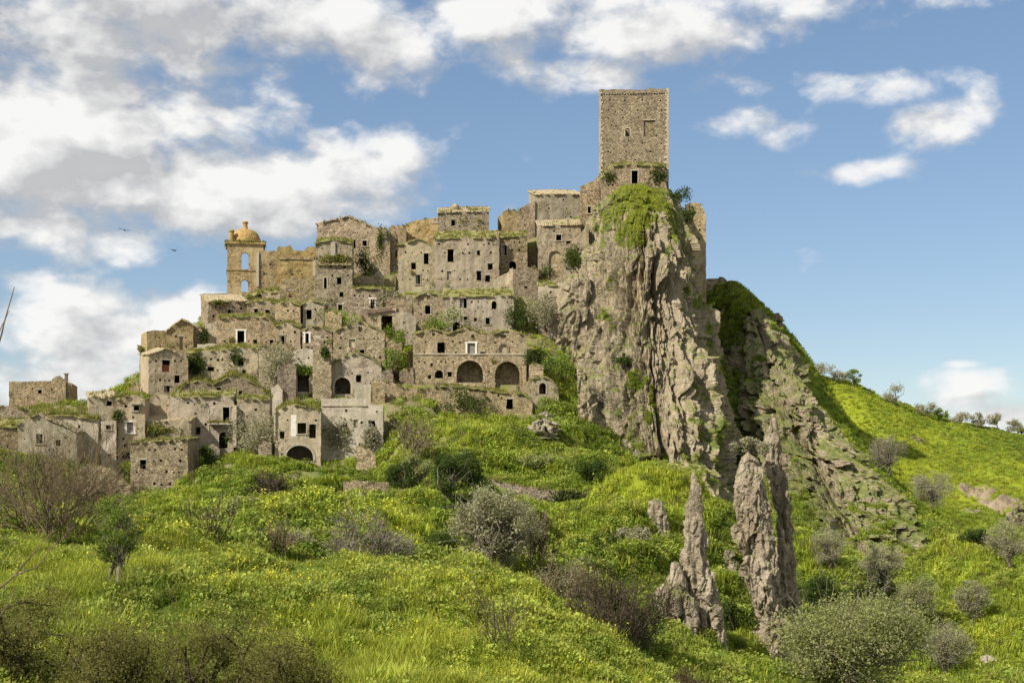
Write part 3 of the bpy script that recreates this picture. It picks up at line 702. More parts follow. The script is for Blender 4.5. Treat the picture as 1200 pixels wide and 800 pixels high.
def lathe(prof, c, k=20):
    V_ = []; F_ = []
    for (r, z) in prof: V_ += [(c[0] + r * math.cos(6.2832 * i / k), c[1] + r * math.sin(6.2832 * i / k), c[2] + z) for i in range(k)]
    for j in range(len(prof) - 1):
        F_ += [[j * k + i, j * k + (i + 1) % k, (j + 1) * k + (i + 1) % k, (j + 1) * k + i] for i in range(k)]
    F_ += [list(range(k))[::-1], [(len(prof) - 1) * k + i for i in range(k)]]
    return V_, F_
# ------------------------------------------------------------------ the buildings: columns and rows of the photograph give each front
def ex_chimney(x0, y0, x1, y1, w=.4, mat='stone', name='chimney', shape='box', dw=1.5):
    def f(b, root, loc):
        (ua, va), (ub, vb) = b['uv'](x0, y1), b['uv'](x1, y0)
        c = b['o'] + b['e'] * ((ua + ub) / 2) - b['n'] * dw; g = Bag()
        if shape == 'box':
            g.box(c + np.array([0, 0, (va + vb) / 2 - .3]), (ub - ua, w + .3, vb - va + .6), b['a'])
            g.box(c + np.array([0, 0, vb + .05]), (ub - ua + .2, w + .5, .12), b['a'])
        else:
            r = (ub - ua) / 2; g.add(*lathe([(r * .35, -.9), (r * .4, 0), (r * .8, .15 * r), (r, .7 * r), (r, 1.2 * r), (r * .75, 1.8 * r), (r * .2, 2.05 * r)], c + np.array([0, 0, va])))
        g.build(name, M[mat], root, loc)
    return f
def multi(*fs):
    def f(b, root, loc):
        for q in fs: q(b, root, loc)
    return f
def ex_slab(x0, x1, y, out_=.9, mat='lintel', name='balcony', grass=True):
    def f(b, root, loc):
        (ua, va), (ub, _) = b['uv'](x0, y), b['uv'](x1, y); g = Bag()
        g.box(b['o'] + b['e'] * ((ua + ub) / 2) + b['n'] * (out_ / 2) + np.array([0, 0, va]), (ub - ua, out_, .22), b['a'])
        s = g.build(name, M[mat], root, loc)
        if grass:
            rng = np.random.default_rng(5); k = 40; u = rng.uniform(ua, ub, k); w_ = rng.uniform(.1, out_, k)
            V_, F_ = tuft_mesh(b['o'] + u[:, None] * b['e'] + w_[:, None] * b['n'] + np.array([0, 0, va + .1]), .4, 10, rng)
            ob = mesh('balcony_grass', V_, F_, M['roofgrass'], root, loc, kind='stuff')
    return f
def ex_wallbox(items):
    def f(b, root, loc):
        for (nm, x0, y0, x1, y1, pr, mk) in items:
            (ua, va), (ub, vb) = b['uv'](x0, y1), b['uv'](x1, y0); g = Bag()
            g.box(b['o'] + b['e'] * ((ua + ub) / 2) + b['n'] * (pr / 2 - .1) + np.array([0, 0, (va + vb) / 2]), (ub - ua, pr + .2, vb - va), b['a']); g.build(nm, M[mk], root, loc)
    return f
def ex_posts(items):      # little finials
    return ex_wallbox(items)
def tower_extra(b, root, loc):
    ph = random.Random(3); g = Bag()
    for i in range(26):
        u = .3 + i * (b['L'] - .6) / 25; v = b['uv'](740, 109.5)[1]
        g.box(b['o'] + b['e'] * u + b['n'] * .06 + np.array([0, 0, v + ph.uniform(-.03, .03)]), (.17, .22, .2), b['a'])
    g.build('corbel_course', M['dark'], root, loc, kind='stuff')
    q = Bag(); z0, z1 = b['zb'], b['uv'](740, 106)[1]; k = 0; z_ = z0
    while z_ < z1:
        hh = ph.uniform(.28, .42)
        for s_ in (0, 1):
            w_ = ph.uniform(.35, .8) if (k + s_) % 2 else ph.uniform(.25, .45)
            q.box(b['o'] + b['e'] * (w_ / 2 - .02 if s_ == 0 else b['L'] - w_ / 2 + .02) + b['n'] * (.05 - .15) + np.array([0, 0, z_ + hh / 2]), (w_, .36, hh - .03), b['a'])
        z_ += hh; k += 1
    q.build('quoins', M['plaster'], root, loc, kind='stuff')
KEEP = 'castle walls on the summit'
PUT = [('p', x, y, x + 1.7, y + 1.7) for x, y in ((714,116),(731,117),(752,116),(773,117),(712,128),(720,129.5),(728.5,128.5),(746.5,128.5),(774.5,128.5),(712,137.5),(729,137),(747,137),(716,146),(721,147),(710,164),(736,164),(752,167),(774,167),(712,177),(715,178),(733,177),(757,176),(762,177),(744,186.5),(707,191),(716,189),(768,158.5))]
B('castle_tower', 'tall square stone keep tower standing on the summit of the cliff', 214, [(702,105),(730,104.8),(757,105),(758,103.8),(778,104.2),(783.5,105)], [('A',732.6,150,738.2,160),('b',754.5,141,767.5,160)] + PUT, d=224, dep=10.5, mat='tower', cat='tower', group=KEEP, put=0, yaw=-1, ragged=.08, extra=tower_extra, thick=.9)
B('vaulted_ruin', 'half round vaulted ruin with grassy roof and dark doorway below the keep tower', 224, [(704,211),(709,205),(716,194),(735,192),(760,193),(781,194.5)], [('d',740,200,747.5,215)], d=216.5, dep=7, roof='grass', strip=2, mat='dark', grass=.7, cat='ruin', group=KEEP, put=4, leaf=[(704,200,722,214,160,'ivy'),(762,196,783,216,380,'ivy')])
B('castle_wall', 'ragged stepped wall with one small window between keep tower and plastered hall', 252, [(680,219),(684,217),(690,213.5),(696,212),(699,208),(703,204.5)], [('w',688.5,242,692.5,250)], d=224, dep=3, mat='dark', cat='ruin', group=KEEP, put=3, ragged=.16)
B('castle_hall', 'broad plain plastered hall with tiled roof edge left of the keep tower', 258, [(627,228),(650,227),(681,227.5)], (), d=229, dep=7, roof='tile', strip=4.5, mat='plaster', cat='hall', group=KEEP, put=4, yaw=9, grass=.08, gs=.35)
B('ruined_hall', 'ochre broken wall stub, leftmost of the walls left of the castle hall', 272, [(589,248),(593,246.5),(600,246),(606.5,247.5)], (), d=229, dep=5, mat='ochre', cat='ruin', group=KEEP, put=2, yaw=10, grass=.7)
B('ruined_hall', 'curved pale ruined wall rising in a slope towards the castle hall', 272, [(606,249),(610,244),(618,239),(627,235)], (), d=228.3, dep=5, mat='stone', cat='ruin', group=KEEP, put=2, grass=.25, yaw=-4)
B('stone_house', 'tall house with blocked round archway and single small window under the castle hall', 330, [(631,264.5),(650,263.5),(681,263)], [('w',651.5,275,658,282),('B',643,294,658,330)], dep=6, roof='tile', strip=6, grass=.25, yaw=3)
B('buttress', 'grey plastered sloping wall leaning against the arched house beside the cliff', 334, [(658,299),(664,287),(672,282),(682,271),(690,262)], (), d=216.5, dep=2.5, mat='plaster', cat='wall', group=None, put=2, leaf=[(662,288,684,316,650,'ivy')])
B('stone_house', 'grey plastered gable house at the left end of the long upper terrace', 338, [(467,287.5),(472,285.5),(490,280),(501,284),(509,290)], [('w',496.5,297,502,309.5),('S',487,322,492.5,333)], roof='grass', strip=0, mat='plaster', grass=.12, put=8)
B('stone_house', 'wide two storey house with grassy roof in the middle of the upper terrace', 338, [(509,280),(530,278.5),(560,278.5),(585,278)], [('w',524.5,292,531.5,307),('w',559,293.5,562.5,299.5),('b',524,318,529,328),('w',558.5,317.5,564,328.5)], dep=7, roof='grass', strip=8, grass=1.3, put=12, mat='plaster')
B('stone_house', 'dark rubble house end with tall window and low arch on the upper terrace', 322, [(585,277.5),(600,277),(618,276.5)], [('S',588.5,287.5,594,299.5),('a',596.5,306,605,315)], d=219, dep=7, roof='grass', strip=6, grass=1.1, mat='dark', put=6)
B('stair_wall', 'sloping plastered stair wall below the low arch of the upper terrace', 335, [(578,330),(586,323),(594,320),(601,313)], (), d=216, dep=2.0, mat='plaster', cat='wall', group=None, put=1)
B('stone_house', 'low windowless rubble annex with sloped top beside the stair wall', 343, [(601,316),(612,312.5),(631,314)], [('p',614.5,335,618,338)], d=214.5, dep=6, grass=.25, put=5, mat='dark')
B('stone_house', 'narrow stone block squeezed between the upper terrace and the arched house', 314, [(618,291.5),(624,290),(631,290.5)], (), d=222, dep=4, grass=.3, put=2, mat='dark')
B('stone_house', 'tall narrow plastered wall with grassy top next to the foot of the cliff', 391, [(631,336),(640,334),(656,334.5)], [('b',637.5,345,641,350)], d=206.5, dep=5, roof='grass', strip=5, grass=.9, mat='plaster', put=3)
B('stone_house', 'small gable house with two stacked windows behind the bright green bush', 386, [(484.5,350),(490,346),(502,342),(512,345),(520,350)], [('b',500,346,504,351),('w',498,358,504.5,368)], roof='grass', strip=0, put=5, d_off=-.5)
B('stone_house', 'long plastered house with turf roof in the row above the triple gabled house', 389, [(519,347.5),(560,346.5),(602,346)], [('S',539,349.5,547,361),('a',576,352.5,582,362),('w',569,372.5,574,380),('A',530.5,377,539,389)], dep=7, roof='grass', strip=9, mat='plaster', grass=.8, put=9)
B('triple_gabled_house', 'wide ruined house with three wavy gables and two big stone arches', 450, [(484,391),(494,388),(506.7,384.6),(516,388),(525,390.5),(536,387),(548,383),(562,388),(575.5,391),(586,388),(597,386),(608,389.5),(617,394)],
  [('w',512.5,401,521,413.5),('f',547.5,402,557,414.5),('b',506,390,509.5,394),('b',552,392,556,395.5),('b',587,392,593,396.5),('B',585,403,595,413),('p',504.5,426,507.5,429),('A',509.5,433.5,519.5,443),('R',535,422,566,448),('R',580,423.5,609,458)],
  dep=7, roof='grass', strip=0, grass=.3, put=12, mat='stone', gs=.35, extra=multi(ex_wallbox([('string_course',485,414.2,617,415.6,.1,'lintel')])))
B('bastion_wall', 'bulging rubble retaining wall with dark doorway below the triple gabled house', 484, [(517,452),(528,452.5),(541,453),(560,455),(580,458),(590,459.5),(606,461),(617,463),(624,471)], [('d',593.5,467.5,601,479),('p',583,461.5,585.5,464.5),('p',587,465,589,468)], d=186.5, dep=5.5, roof='grass', strip=1, grass=1.0, mat='stone', cat='retaining wall', group=None, put=6)
B('stone_hut', 'little domed stone hut with arched black doorway at the foot of the cliff', 462, [(616,450),(622,444),(630,441.5),(640,441.5),(648,445.5),(655,457)], [('A',631.6,448.5,640,461.5)], d=190, dep=4.5, roof='grass', strip=1, mat='plaster', cat='hut', grass=.3, put=2)
B('stone_house', 'ridge house of dark rubble with a round stone finial on its turf roof', 276, [(513,249),(530,248),(550,247.5),(573,247.5)], (), d=228, dep=6, roof='tile', strip=5, grass=.45, mat='stone', put=3, extra=ex_chimney(528.5,236,538,245,shape='ball', name='finial', mat='ochre', dw=2.5))
B('stone_house', 'long ochre ruined wall climbing to the house with the round finial', 300, [(475,263.5),(484,260),(493,258),(503,256),(513,254)], [('w',508,256.5,512.5,261)], d=229, dep=5, mat='ochre', grass=.5, put=6, ragged=.18)
B('stone_house', 'ruin with a slit window and low arched recess left of the long ochre wall', 322, [(456,266),(462,264.5),(469,264.5),(476,264)], [('w',463.5,293,466,301),('B',458.5,309,467,321)], d=227, dep=5, grass=.5, put=3, mat='ochre')
B('stone_house', 'grey ruin with plants hanging over its ragged top beside the gabled ridge house', 320, [(439,267),(446,265.5),(452,268),(457,272)], (), d=226, dep=5, grass=.9, put=4, mat='stone', leaf=[(441,266,449,300,260,'ivy'),(448,266,457,284,260,'greyleaf')])
B('stone_house', 'dark gabled house on the ridge with two square windows side by side', 322, [(371,262),(386,258.5),(408,253),(424,260),(440,267)], [('w',411,281,416.5,291),('w',424.5,282,430,288.5)], d=227, dep=7, roof='tile', strip=0, mat='stone', put=4, grass=.1)
B('stone_house', 'tall tower like house with two grassy ledges beside the church ruin', 361, [(369.5,285),(380,281.5),(395,281),(413,284.5)], [('a',379.5,325,383,338),('w',395,325,400,333),('w',398,342,402.5,348),('w',396,357,401.5,366)], dep=6.5, roof='grass', strip=3, grass=1.1, put=9, mat='stone', leaf=[(374,298,412,309,800,'roofgrass')], extra=ex_wallbox([('ledge',372,308.5,412,311,.35,'stone'),('pilaster',387.5,284,393,300,.18,'pale')]))
B('church_nave', 'ochre church wall directly right of the domed bell tower', 342, [(303.5,294),(312,293.5),(326,294)], (), d=219.5, dep=7, mat='ochre', cat='church', group='walls of the ruined church', put=3, extra=ex_wallbox([('pilaster',300.5,296,303.5,336,.25,'pale')]))
B('church_nave', 'stepped ochre church wall with a blind arched niche and ragged crest', 342, [(325,291),(327,288),(340,287),(342,290),(345,294),(356,294.5),(358,291),(364,288.5),(371,289.5)], [('B',340,326,345,335)], d=217.5, dep=7, mat='ochre', cat='church', group='walls of the ruined church', put=5, ragged=.2, grass=.12, extra=ex_wallbox([('sloping_band',327,302,368,304,.15,'stone'),('pilaster',366.5,305,369.5,330,.2,'pale')]))
B('stone_house', 'rubble front with a ragged crest standing below the church nave', 354, [(328,333),(333,326.5),(345,325),(358,326),(372,323)], (), d=213.5, dep=5, put=7, mat='stone', ragged=.2)
B('stone_house', 'grassy stepped rubble mound house at the foot of the bell tower', 356, [(290,349),(299,345),(312,342.5),(325,341.5),(329,344)], (), d=213.5, dep=4, roof='grass', strip=4, grass=1.4, put=2, mat='stone', gs=.45)
B('stone_house', 'house with pale tiled roof in front of the domed bell tower', 378, [(244,353),(266,352.5),(289.5,352)], (), dep=6, roof='tile', strip=7.5, put=5, mat='stone', yaw=16, grass=.05, leaf=[(246,352,264,357,260,'roofgrass')])
B('stone_house', 'plastered house with grass roof and one small window right of the tiled house', 378, [(289.5,355),(302,352),(316,352.5),(330,356)], [('w',311,363,316,369)], d_off=.6, roof='grass', strip=3, grass=1.0, mat='plaster', put=4)
B('stone_house', 'rounded rubble house bulging forward under a curved grassy roof', 382, [(322,357.5),(328,354.5),(336,353.5),(345,354.5),(352,358)], (), roof='grass', strip=3, grass=.9, put=9, d_off=-1.2, yaw=-3, mat='stone')
B('stone_house', 'narrow gabled house with tall dark window right of the rounded house', 384, [(355,356),(361,353),(367,352),(374,354),(380,357)], [('w',359.3,363,365,374)], roof='grass', strip=1, put=4, mat='plaster', grass=.2)
B('stone_house', 'rubble house with a white framed window at the top of the central slope', 366, [(409,338),(425,337),(440,338),(452,339),(461,341)], [('F',434,350.5,439,361)], roof='grass', strip=2, grass=1.1, put=7, mat='stone', leaf=[(440,340,475,362,900,'greyleaf')])
B('ruined_house', 'collapsed house with a sagging timber roof over a dark interior', 396, [(431,367),(445,365),(464,363)], [('p',447,370,463,394)], d=205, dep=6, roof='wood', strip=4, put=3, mat='plaster', cat='ruin', leaf=[(448,380,464,397,260,'bright')])
B('ruined_house', 'pale upright wall stump right of the sagging timber roof', 408, [(463.5,366),(472,364.5),(481,367),(487,372)], (), d=202, dep=5, mat='plaster', cat='ruin', put=4, ragged=.2)
B('stone_house', 'broad rubble house with a white framed black doorway beneath the tiled house', 409, [(253.5,372),(285,371),(312,371),(322,381),(331,394)], [('F',278,387.5,286.5,405)], dep=6.5, roof='grass', strip=4, grass=1.3, put=10, mat='stone')
B('stone_house', 'little grass topped house with dark doorway beside the broad rubble house', 410, [(325,381),(338,377.5),(352,382.5)], [('d',327.5,393.5,333.5,405.5)], dep=5, roof='grass', strip=2, grass=1.2, mat='plaster', put=3, d_off=-.8)
B('stone_house', 'house with white jambed slim doorway between two gables', 422, [(354,387),(366,381.5),(378,383),(389.5,389)], [('F',357.6,390.5,362,402),('p',379,399,381,402)], dep=6, roof='grass', strip=0, grass=.3, put=5, mat='stone', extra=ex_wallbox([('plaster_patch',370,393,376,407,.04,'pale')]))
B('stone_house', 'large gabled house with a see through square window above the black archway', 440, [(390.5,388),(399,384.5),(410,380),(422.6,376),(434,381),(444,386),(451,390)], [('l',409,397.5,416,407),('b',420,383,424.5,389)], dep=6, roof='grass', strip=0, put=9, mat='stone', grass=.15)
B('stone_house', 'smooth grey lower house with a wide black archway and pale niche', 462, [(387,430),(396,421),(404,416.5),(420,413),(432,417),(447,428)], [('B',388,421,401,440),('a',392,442,411,461.5)], d=191.5, dep=5, roof='grass', strip=0, mat='plaster', put=3, grass=.15)
B('stone_shed', 'small pale block wall right of the wide black archway', 468, [(416,452),(420,450.5),(435,450)], (), d=189.5, dep=3, mat='pale', cat='shed', put=0, roof='flat')
B('stone_pillar', 'broad rubble wall pillar left of the wide black archway', 462, [(366.5,407),(376,405),(384,409),(388,418)], (), d=190, dep=3, put=5, cat='ruin', mat='stone', leaf=[(374,405,388,420,240,'ivy')])
B('stone_house', 'broken pale house with a large black opening under a green shrub', 460, [(343,413),(350,410),(358,407.5),(367,410)], [('p',348.5,438.5,366,459)], d=192, dep=5, mat='pale', put=2, roof='flat', leaf=[(345,428,367,440,600,'bright')])
B('ruined_house', 'reddish rubble wall stump behind the grey green scrub in the middle of the town', 466, [(325,434),(333,428),(340,425),(347,428)], (), d=189.5, dep=4, mat='dark', cat='ruin', put=4, ragged=.25)
B('stone_house', 'warm lit gabled house with a tall blocked door behind the tall left house', 413, [(194.5,388),(204,380),(213,374),(220,377),(226.5,381)], [('b',210.3,394.5,214,410)], dep=6, roof='tile', strip=1, put=6, mat='ochre', yaw=5)
B('ruined_house', 'low warm wall draped with hanging plants right of the warm gabled house', 410, [(226,381.5),(231,382),(238,384),(243,388)], (), dep=4, d_off=.8, mat='stone', cat='ruin', put=1, grass=.5, leaf=[(234,383,246,404,300,'ivy')])
B('ruined_house', 'pale angled wall between hanging plants and the broad rubble house', 409, [(240,380),(247,379),(254.5,375.5)], (), dep=4, d_off=1.5, mat='pale', cat='ruin', put=1, grass=.6)
B('parapet', 'low pale parapet wall beside the warm gabled house', 411, [(231,403.5),(240,403),(254,403)], (), d_off=-1.5, dep=.7, mat='pale', cat='wall', group=None, put=0, sides=False)
B('stone_house', 'tall plastered house on the left edge with a half open red shutter', 464, [(174,415),(185,411.5),(194.6,408),(207,412.5),(220.5,416.5)], [('s',190,422,199,435.5),('S',192,452,199,459)], dep=8, roof='tile', strip=0, put=7, mat='plaster', yaw=15)
B('stone_house', 'square flat topped block rising behind the red shuttered house', 420, [(172,388),(180,387),(195,387.5)], (), d=206, dep=5, roof='flat', mat='ochre', put=2, yaw=16)
B('stone_house', 'long low house under shaggy turf with two small windows beside the red shuttered house', 441, [(217,414),(230,412),(260,409.5),(283,407),(302,409)], [('p',243,430,251,434.5),('w',283.5,434,288,439.5)], dep=6.5, roof='grass', strip=5, grass=1.6, put=6, mat='plaster', leaf=[(219,416,240,440,900,'ivy'),(268,412,286,428,260,'ivy')])
B('vaulted_house', 'double vaulted house smothered in thick grass at the centre left of the town', 468, [(206,458),(220,449),(230,446),(240,447),(250,451),(258,446),(271,439.5),(287,443.5),(300,450),(316,462)], (), d=190.5, dep=6, roof='grass', strip=4, grass=2.0, put=5, mat='stone', gs=.5)
B('stone_house', 'long plastered house with a door over an arched doorway and a grassy balcony', 527, [(199,465),(230,464.5),(274,464)], [('d',261,477,269,495.5),('A',256.5,506,267,525)], d=176.5, dep=7, roof='grass', strip=7, grass=1.4, mat='plaster', put=4, extra=multi(ex_slab(245.5,274,496.5,1.0), ex_wallbox([('pillar',273.6,475,277.6,524,1.0,'pale'),('quoin_strip',243.5,480,245.2,520,.07,'lintel')])))
B('stone_house', 'plain house with two small square holes right of the pale pillar', 526, [(278,467.5),(295,466.5),(316,468)], [('w',279.3,480.5,284.5,486),('p',298,478.5,301.5,481.5),('w',279.3,500.5,284,503.5)], d=177, dep=6, roof='grass', strip=5, grass=1.3, mat='plaster', put=2)
B('vaulted_house', 'round fronted house with a pale plaster lunette and a wide black arch at its base', 539, [(322,485),(328,478.5),(338,475),(348,473.5),(362,477),(376,482)], [('w',348.5,495.5,359,508),('d',362.5,497,370,513),('a',335,521.5,367,540)], d=174, dep=6, roof='grass', strip=2, grass=1.5, put=4, mat='plaster', gs=.6, extra=ex_wallbox([('pilaster',321,478,323,513,.25,'pale'),('plaster_patch',341,486,347.6,511,.05,'white')]))
B('stone_house', 'long pale house with two square windows at the lower right corner of the town', 532, [(376.5,467),(400,466.5),(430,467),(432,474),(449,474.5)], [('b',414,491.5,419,500.5),('S',431.5,492.5,439.5,500)], d=176.5, dep=6, mat='pale', put=5, grass=.12, roof='flat', leaf=[(380,492,410,530,900,'greyleaf'),(425,500,444,528,700,'greyleaf')], extra=ex_wallbox([('cornice',377,474.5,430,475.8,.12,'lintel')]))
B('garden_wall', 'low curved pale wall sloping down beside the lower left house', 588, [(94,547),(106,545),(118,544.5),(131,547.5),(141,557),(153,568)], (), d=159, dep=.7, mat='stone', cat='wall', group='broken garden walls', put=0, sides=False, grass=.2)
B('ruined_wall', 'broken wall stub with a lit left edge below the long pale house', 553, [(417.5,523),(421,522),(432,525),(440,534)], (), d=168.5, dep=1.4, mat='stone', cat='ruin', group='broken garden walls', put=1, sides=False, grass=.3)
B('garden_wall', 'low straight rubble wall in the grass below the town', 581, [(402,564),(430,563.5),(456,565)], (), d=157, dep=.8, mat='stone', cat='wall', group='broken garden walls', put=1, sides=False, grass=.5)
B('stone_pillar', 'lone leaning stone pillar standing in the yellow grass', 612, [(416,577),(423,575.5),(430.5,578)], (), d=132, dep=1.0, mat='stone', cat='ruin', group='broken garden walls', put=0, sides=False, grass=.5)
B('ruined_wall', 'low ruin corner left of the dark thorn bush in front of the town', 587, [(291,557),(298,556),(306,560)], (), d=153, dep=2.5, mat='stone', cat='ruin', group='broken garden walls', put=0, grass=.4)
B('ruined_wall', 'low ruin corner right of the dark thorn bush in front of the town', 577, [(327,559),(336,556),(347,554.5)], (), d=156, dep=2.5, mat='stone', cat='ruin', group='broken garden walls', put=0, grass=.4)
B('stone_house', 'dark rubble lower house with grassy ledge at the bottom left corner of the town', 577, [(153,518.5),(175,517),(205,515),(220,514)], (), d=166, dep=6, roof='grass', strip=2, grass=1.2, mat='dark', put=12, yaw=-8, leaf=[(168,500,190,512,10,'ivy')])
B('stone_house', 'house with a long pale tiled roof above the dark rubble lower house', 521, [(160,494),(190,493),(224,492)], (), d=173.5, dep=6, roof='tile', strip=7, mat='plaster', put=4, yaw=-7, leaf=[(166,498,200,508,700,'roofgrass')])
B('stone_house', 'pale weathered house with tiny top window left of the awning window house', 546, [(104,466.5),(118,465.5),(138,465)], [('w',125,470,131,475.5)], d=173, dep=6, roof='tile', strip=7, grass=.6, mat='plaster', put=3, yaw=9, leaf=[(137,460,152,468,300,'roofgrass')])
B('stone_house', 'whitewashed block with two small windows projecting from the pale weathered house', 547, [(118.5,493.5),(127,493),(136,493)], [('w',124,498,130,503),('p',126.5,532,133,536)], d=171, dep=3, roof='flat', mat='pale', put=0)
B('stone_house', 'house with an awning over its square window and a wide black opening below', 546, [(138,467),(150,464),(157,462.5),(170,468)], [('w',156.5,475.5,163,481),('f',148.5,494.5,156.5,507),('p',145.5,520,149.5,524),('p',140.5,529.5,152,537.5)], d=172.5, dep=6, roof='grass', strip=1, grass=.4, mat='plaster', put=3, extra=ex_slab(154,166,473,.7,grass=False,name='awning'), leaf=[(132,482,144,494,420,'ivy')])
B('stone_house', 'small gabled house with one slim dark door below the red shuttered house', 497, [(170,469),(184,462.5),(192,462.5),(199,465)], [('d',195,474.5,198.6,485)], d=179.5, dep=5, roof='tile', strip=0, mat='plaster', put=2)
B('turret', 'tiny ochre turret left of the red shuttered house', 464, [(153,452.5),(158,451),(163,452)], (), d=193, dep=2, mat='ochre', cat='turret', group=None, put=0, grass=.9)
B('farm_house', 'lone flat roofed building with a chimney on the far left skyline', 478, [(10.6,447),(40,446.5),(61,446.3),(62,441),(70,440),(73,442),(74,446),(84.5,449)], (), d=195, dep=7, roof='flat', mat='stone', put=3, yaw=0, extra=multi(ex_chimney(74.5,437.5,78,447,w=.4), ex_wallbox([('buttress',74.5,447,77.5,474,.5,'stone')])), group=None)
B('stone_house', 'gabled house with one square window behind the big bare shrub', 537, [(21,498),(30,492),(43.6,485),(60,492),(78,499),(90,506)], [('S',42,508.5,50,519.5)], d=164, dep=7, roof='tile', strip=0, grass=.25, mat='plaster', put=3)
B('stone_house', 'turf roofed house with a tiny hole behind the gabled house on the left', 526, [(34,487),(50,485),(80,486),(115,491)], [('w',91.5,498,94.5,501.5)], d=171, dep=6, roof='grass', strip=9, grass=2.0, mat='pale', put=2, yaw=-4, gs=.55)
B('stone_house', 'low house under a grass bank at the far left edge of the photo', 534, [(-12,502),(5,499),(26,499)], (), d=169, dep=6, roof='grass', strip=9, grass=1.6, mat='dark', put=2)
B('bank_wall', 'retaining wall topped with grass below the skyline farm building', 492, [(-14,479),(5,476),(22,478),(36,483)], (), d=184, dep=3, mat='stone', cat='wall', group=None, put=1, grass=1.4)
B('retaining_wall', 'long retaining wall half buried in plants in the middle of the green slope', 600, [(548,557),(570,560),(590,565),(612,569),(630,572),(660,575),(692,577)], (), d=154, dep=1.2, mat='dark', cat='wall', group='terrace walls', put=2, sides=False, grass=1.6, leaf=[(640,572,692,600,900,'ivy'),(545,556,565,580,500,'ivy')])
B('retaining_wall', 'short low wall on the green terrace left of the bastion wall', 463, [(443,447),(460,448),(475,455.5),(517,455.5)], (), d=189.5, dep=1.0, mat='stone', cat='wall', group='terrace walls', put=1, sides=False, grass=.8)
B('bastion', 'tall rounded ochre bastion ruin on the right shoulder of the cliff', 335, [(803.5,241),(808,237.5),(816,237),(822,240),(825.5,247),(827.5,254)], (), d=219, dep=8, mat='ochre', cat='ruin', group=KEEP, put=4, grass=.3, yaw=6)
B('farm_house', 'tiny dark stone building on the green slope behind the cliff', 341, [(828,326.5),(842,326),(843,323.5),(849,325.5),(854,331)], (), d=249, dep=5, mat='dark', put=0, roof='flat', group=None)
for (lb, pb, top, mk, gr) in (('jagged wall stump between the tall ledged house and the curved stair', 336, [(416,326),(424,322),(433,324),(441,321),(448,327)], 'stone', .5), ('curved pale stair wall in front of the dark bush in the gap', 325, [(433,309),(438,310),(444,314),(450,322)], 'pale', .1),
 ('roofless wall fragment left of the small gable house', 372, [(463,350),(468,346),(474,349),(483,347)], 'stone', .5), ('two toothed wall stump above the sagging timber roof', 362, [(452,352),(457,348),(462,351),(470,347),(477,350)], 'dark', .4),
 ('stepped stump beside the broad rubble pillar', 438, [(318,402),(326,399),(334,404),(342,402)], 'stone', .6), ('low broken wall right of the little grass topped house', 420, [(333,410),(341,408),(350,411),(356,409)], 'pale', .3),
 ('crumbling wall end right of the smooth grey lower house', 470, [(436,449),(441,444),(446,447),(451,456)], 'stone', .5), ('broken wall corner at the left foot of the triple gabled house', 446, [(468,436),(474,431),(480,434),(485,430)], 'dark', .7),
 ('ragged wall face under the broad rubble house', 440, [(303,411),(309,408),(316,410),(324,407)], 'plaster', .6), ('fallen wall stub below the grassy balcony', 534, [(243,523),(250,520),(257,526)], 'stone', .4),
 ('rubble stub left of the round fronted house', 537, [(303,520),(310,516),(318,519)], 'stone', .6), ('cracked wall piece under the vaulted turf house', 472, [(318,455),(325,450),(331,456)], 'pale', .5),
 ('squat ruin above the roof row left of the arched black doorway house', 452, [(447,436),(454,432),(461,437)], 'dark', .6), ('slim standing wall right of the whitewashed doorway house', 396, [(381,366),(387,362),(393,368),(400,366)], 'stone', .5),
 ('dark ruin at the gap below the pale wall stump', 432, [(452,404),(458,398),(464,403),(471,400)], 'dark', .6), ('broken parapet on the terrace behind the bastion wall', 448, [(620,428),(628,425),(637,429)], 'stone', .8)):
    B('ruined_wall', lb, pb, top, (), dep=2.5, mat=mk, cat='ruin', group='broken walls between the houses', put=3, ragged=.28, grass=gr, d_off=-1.2, tp=False)
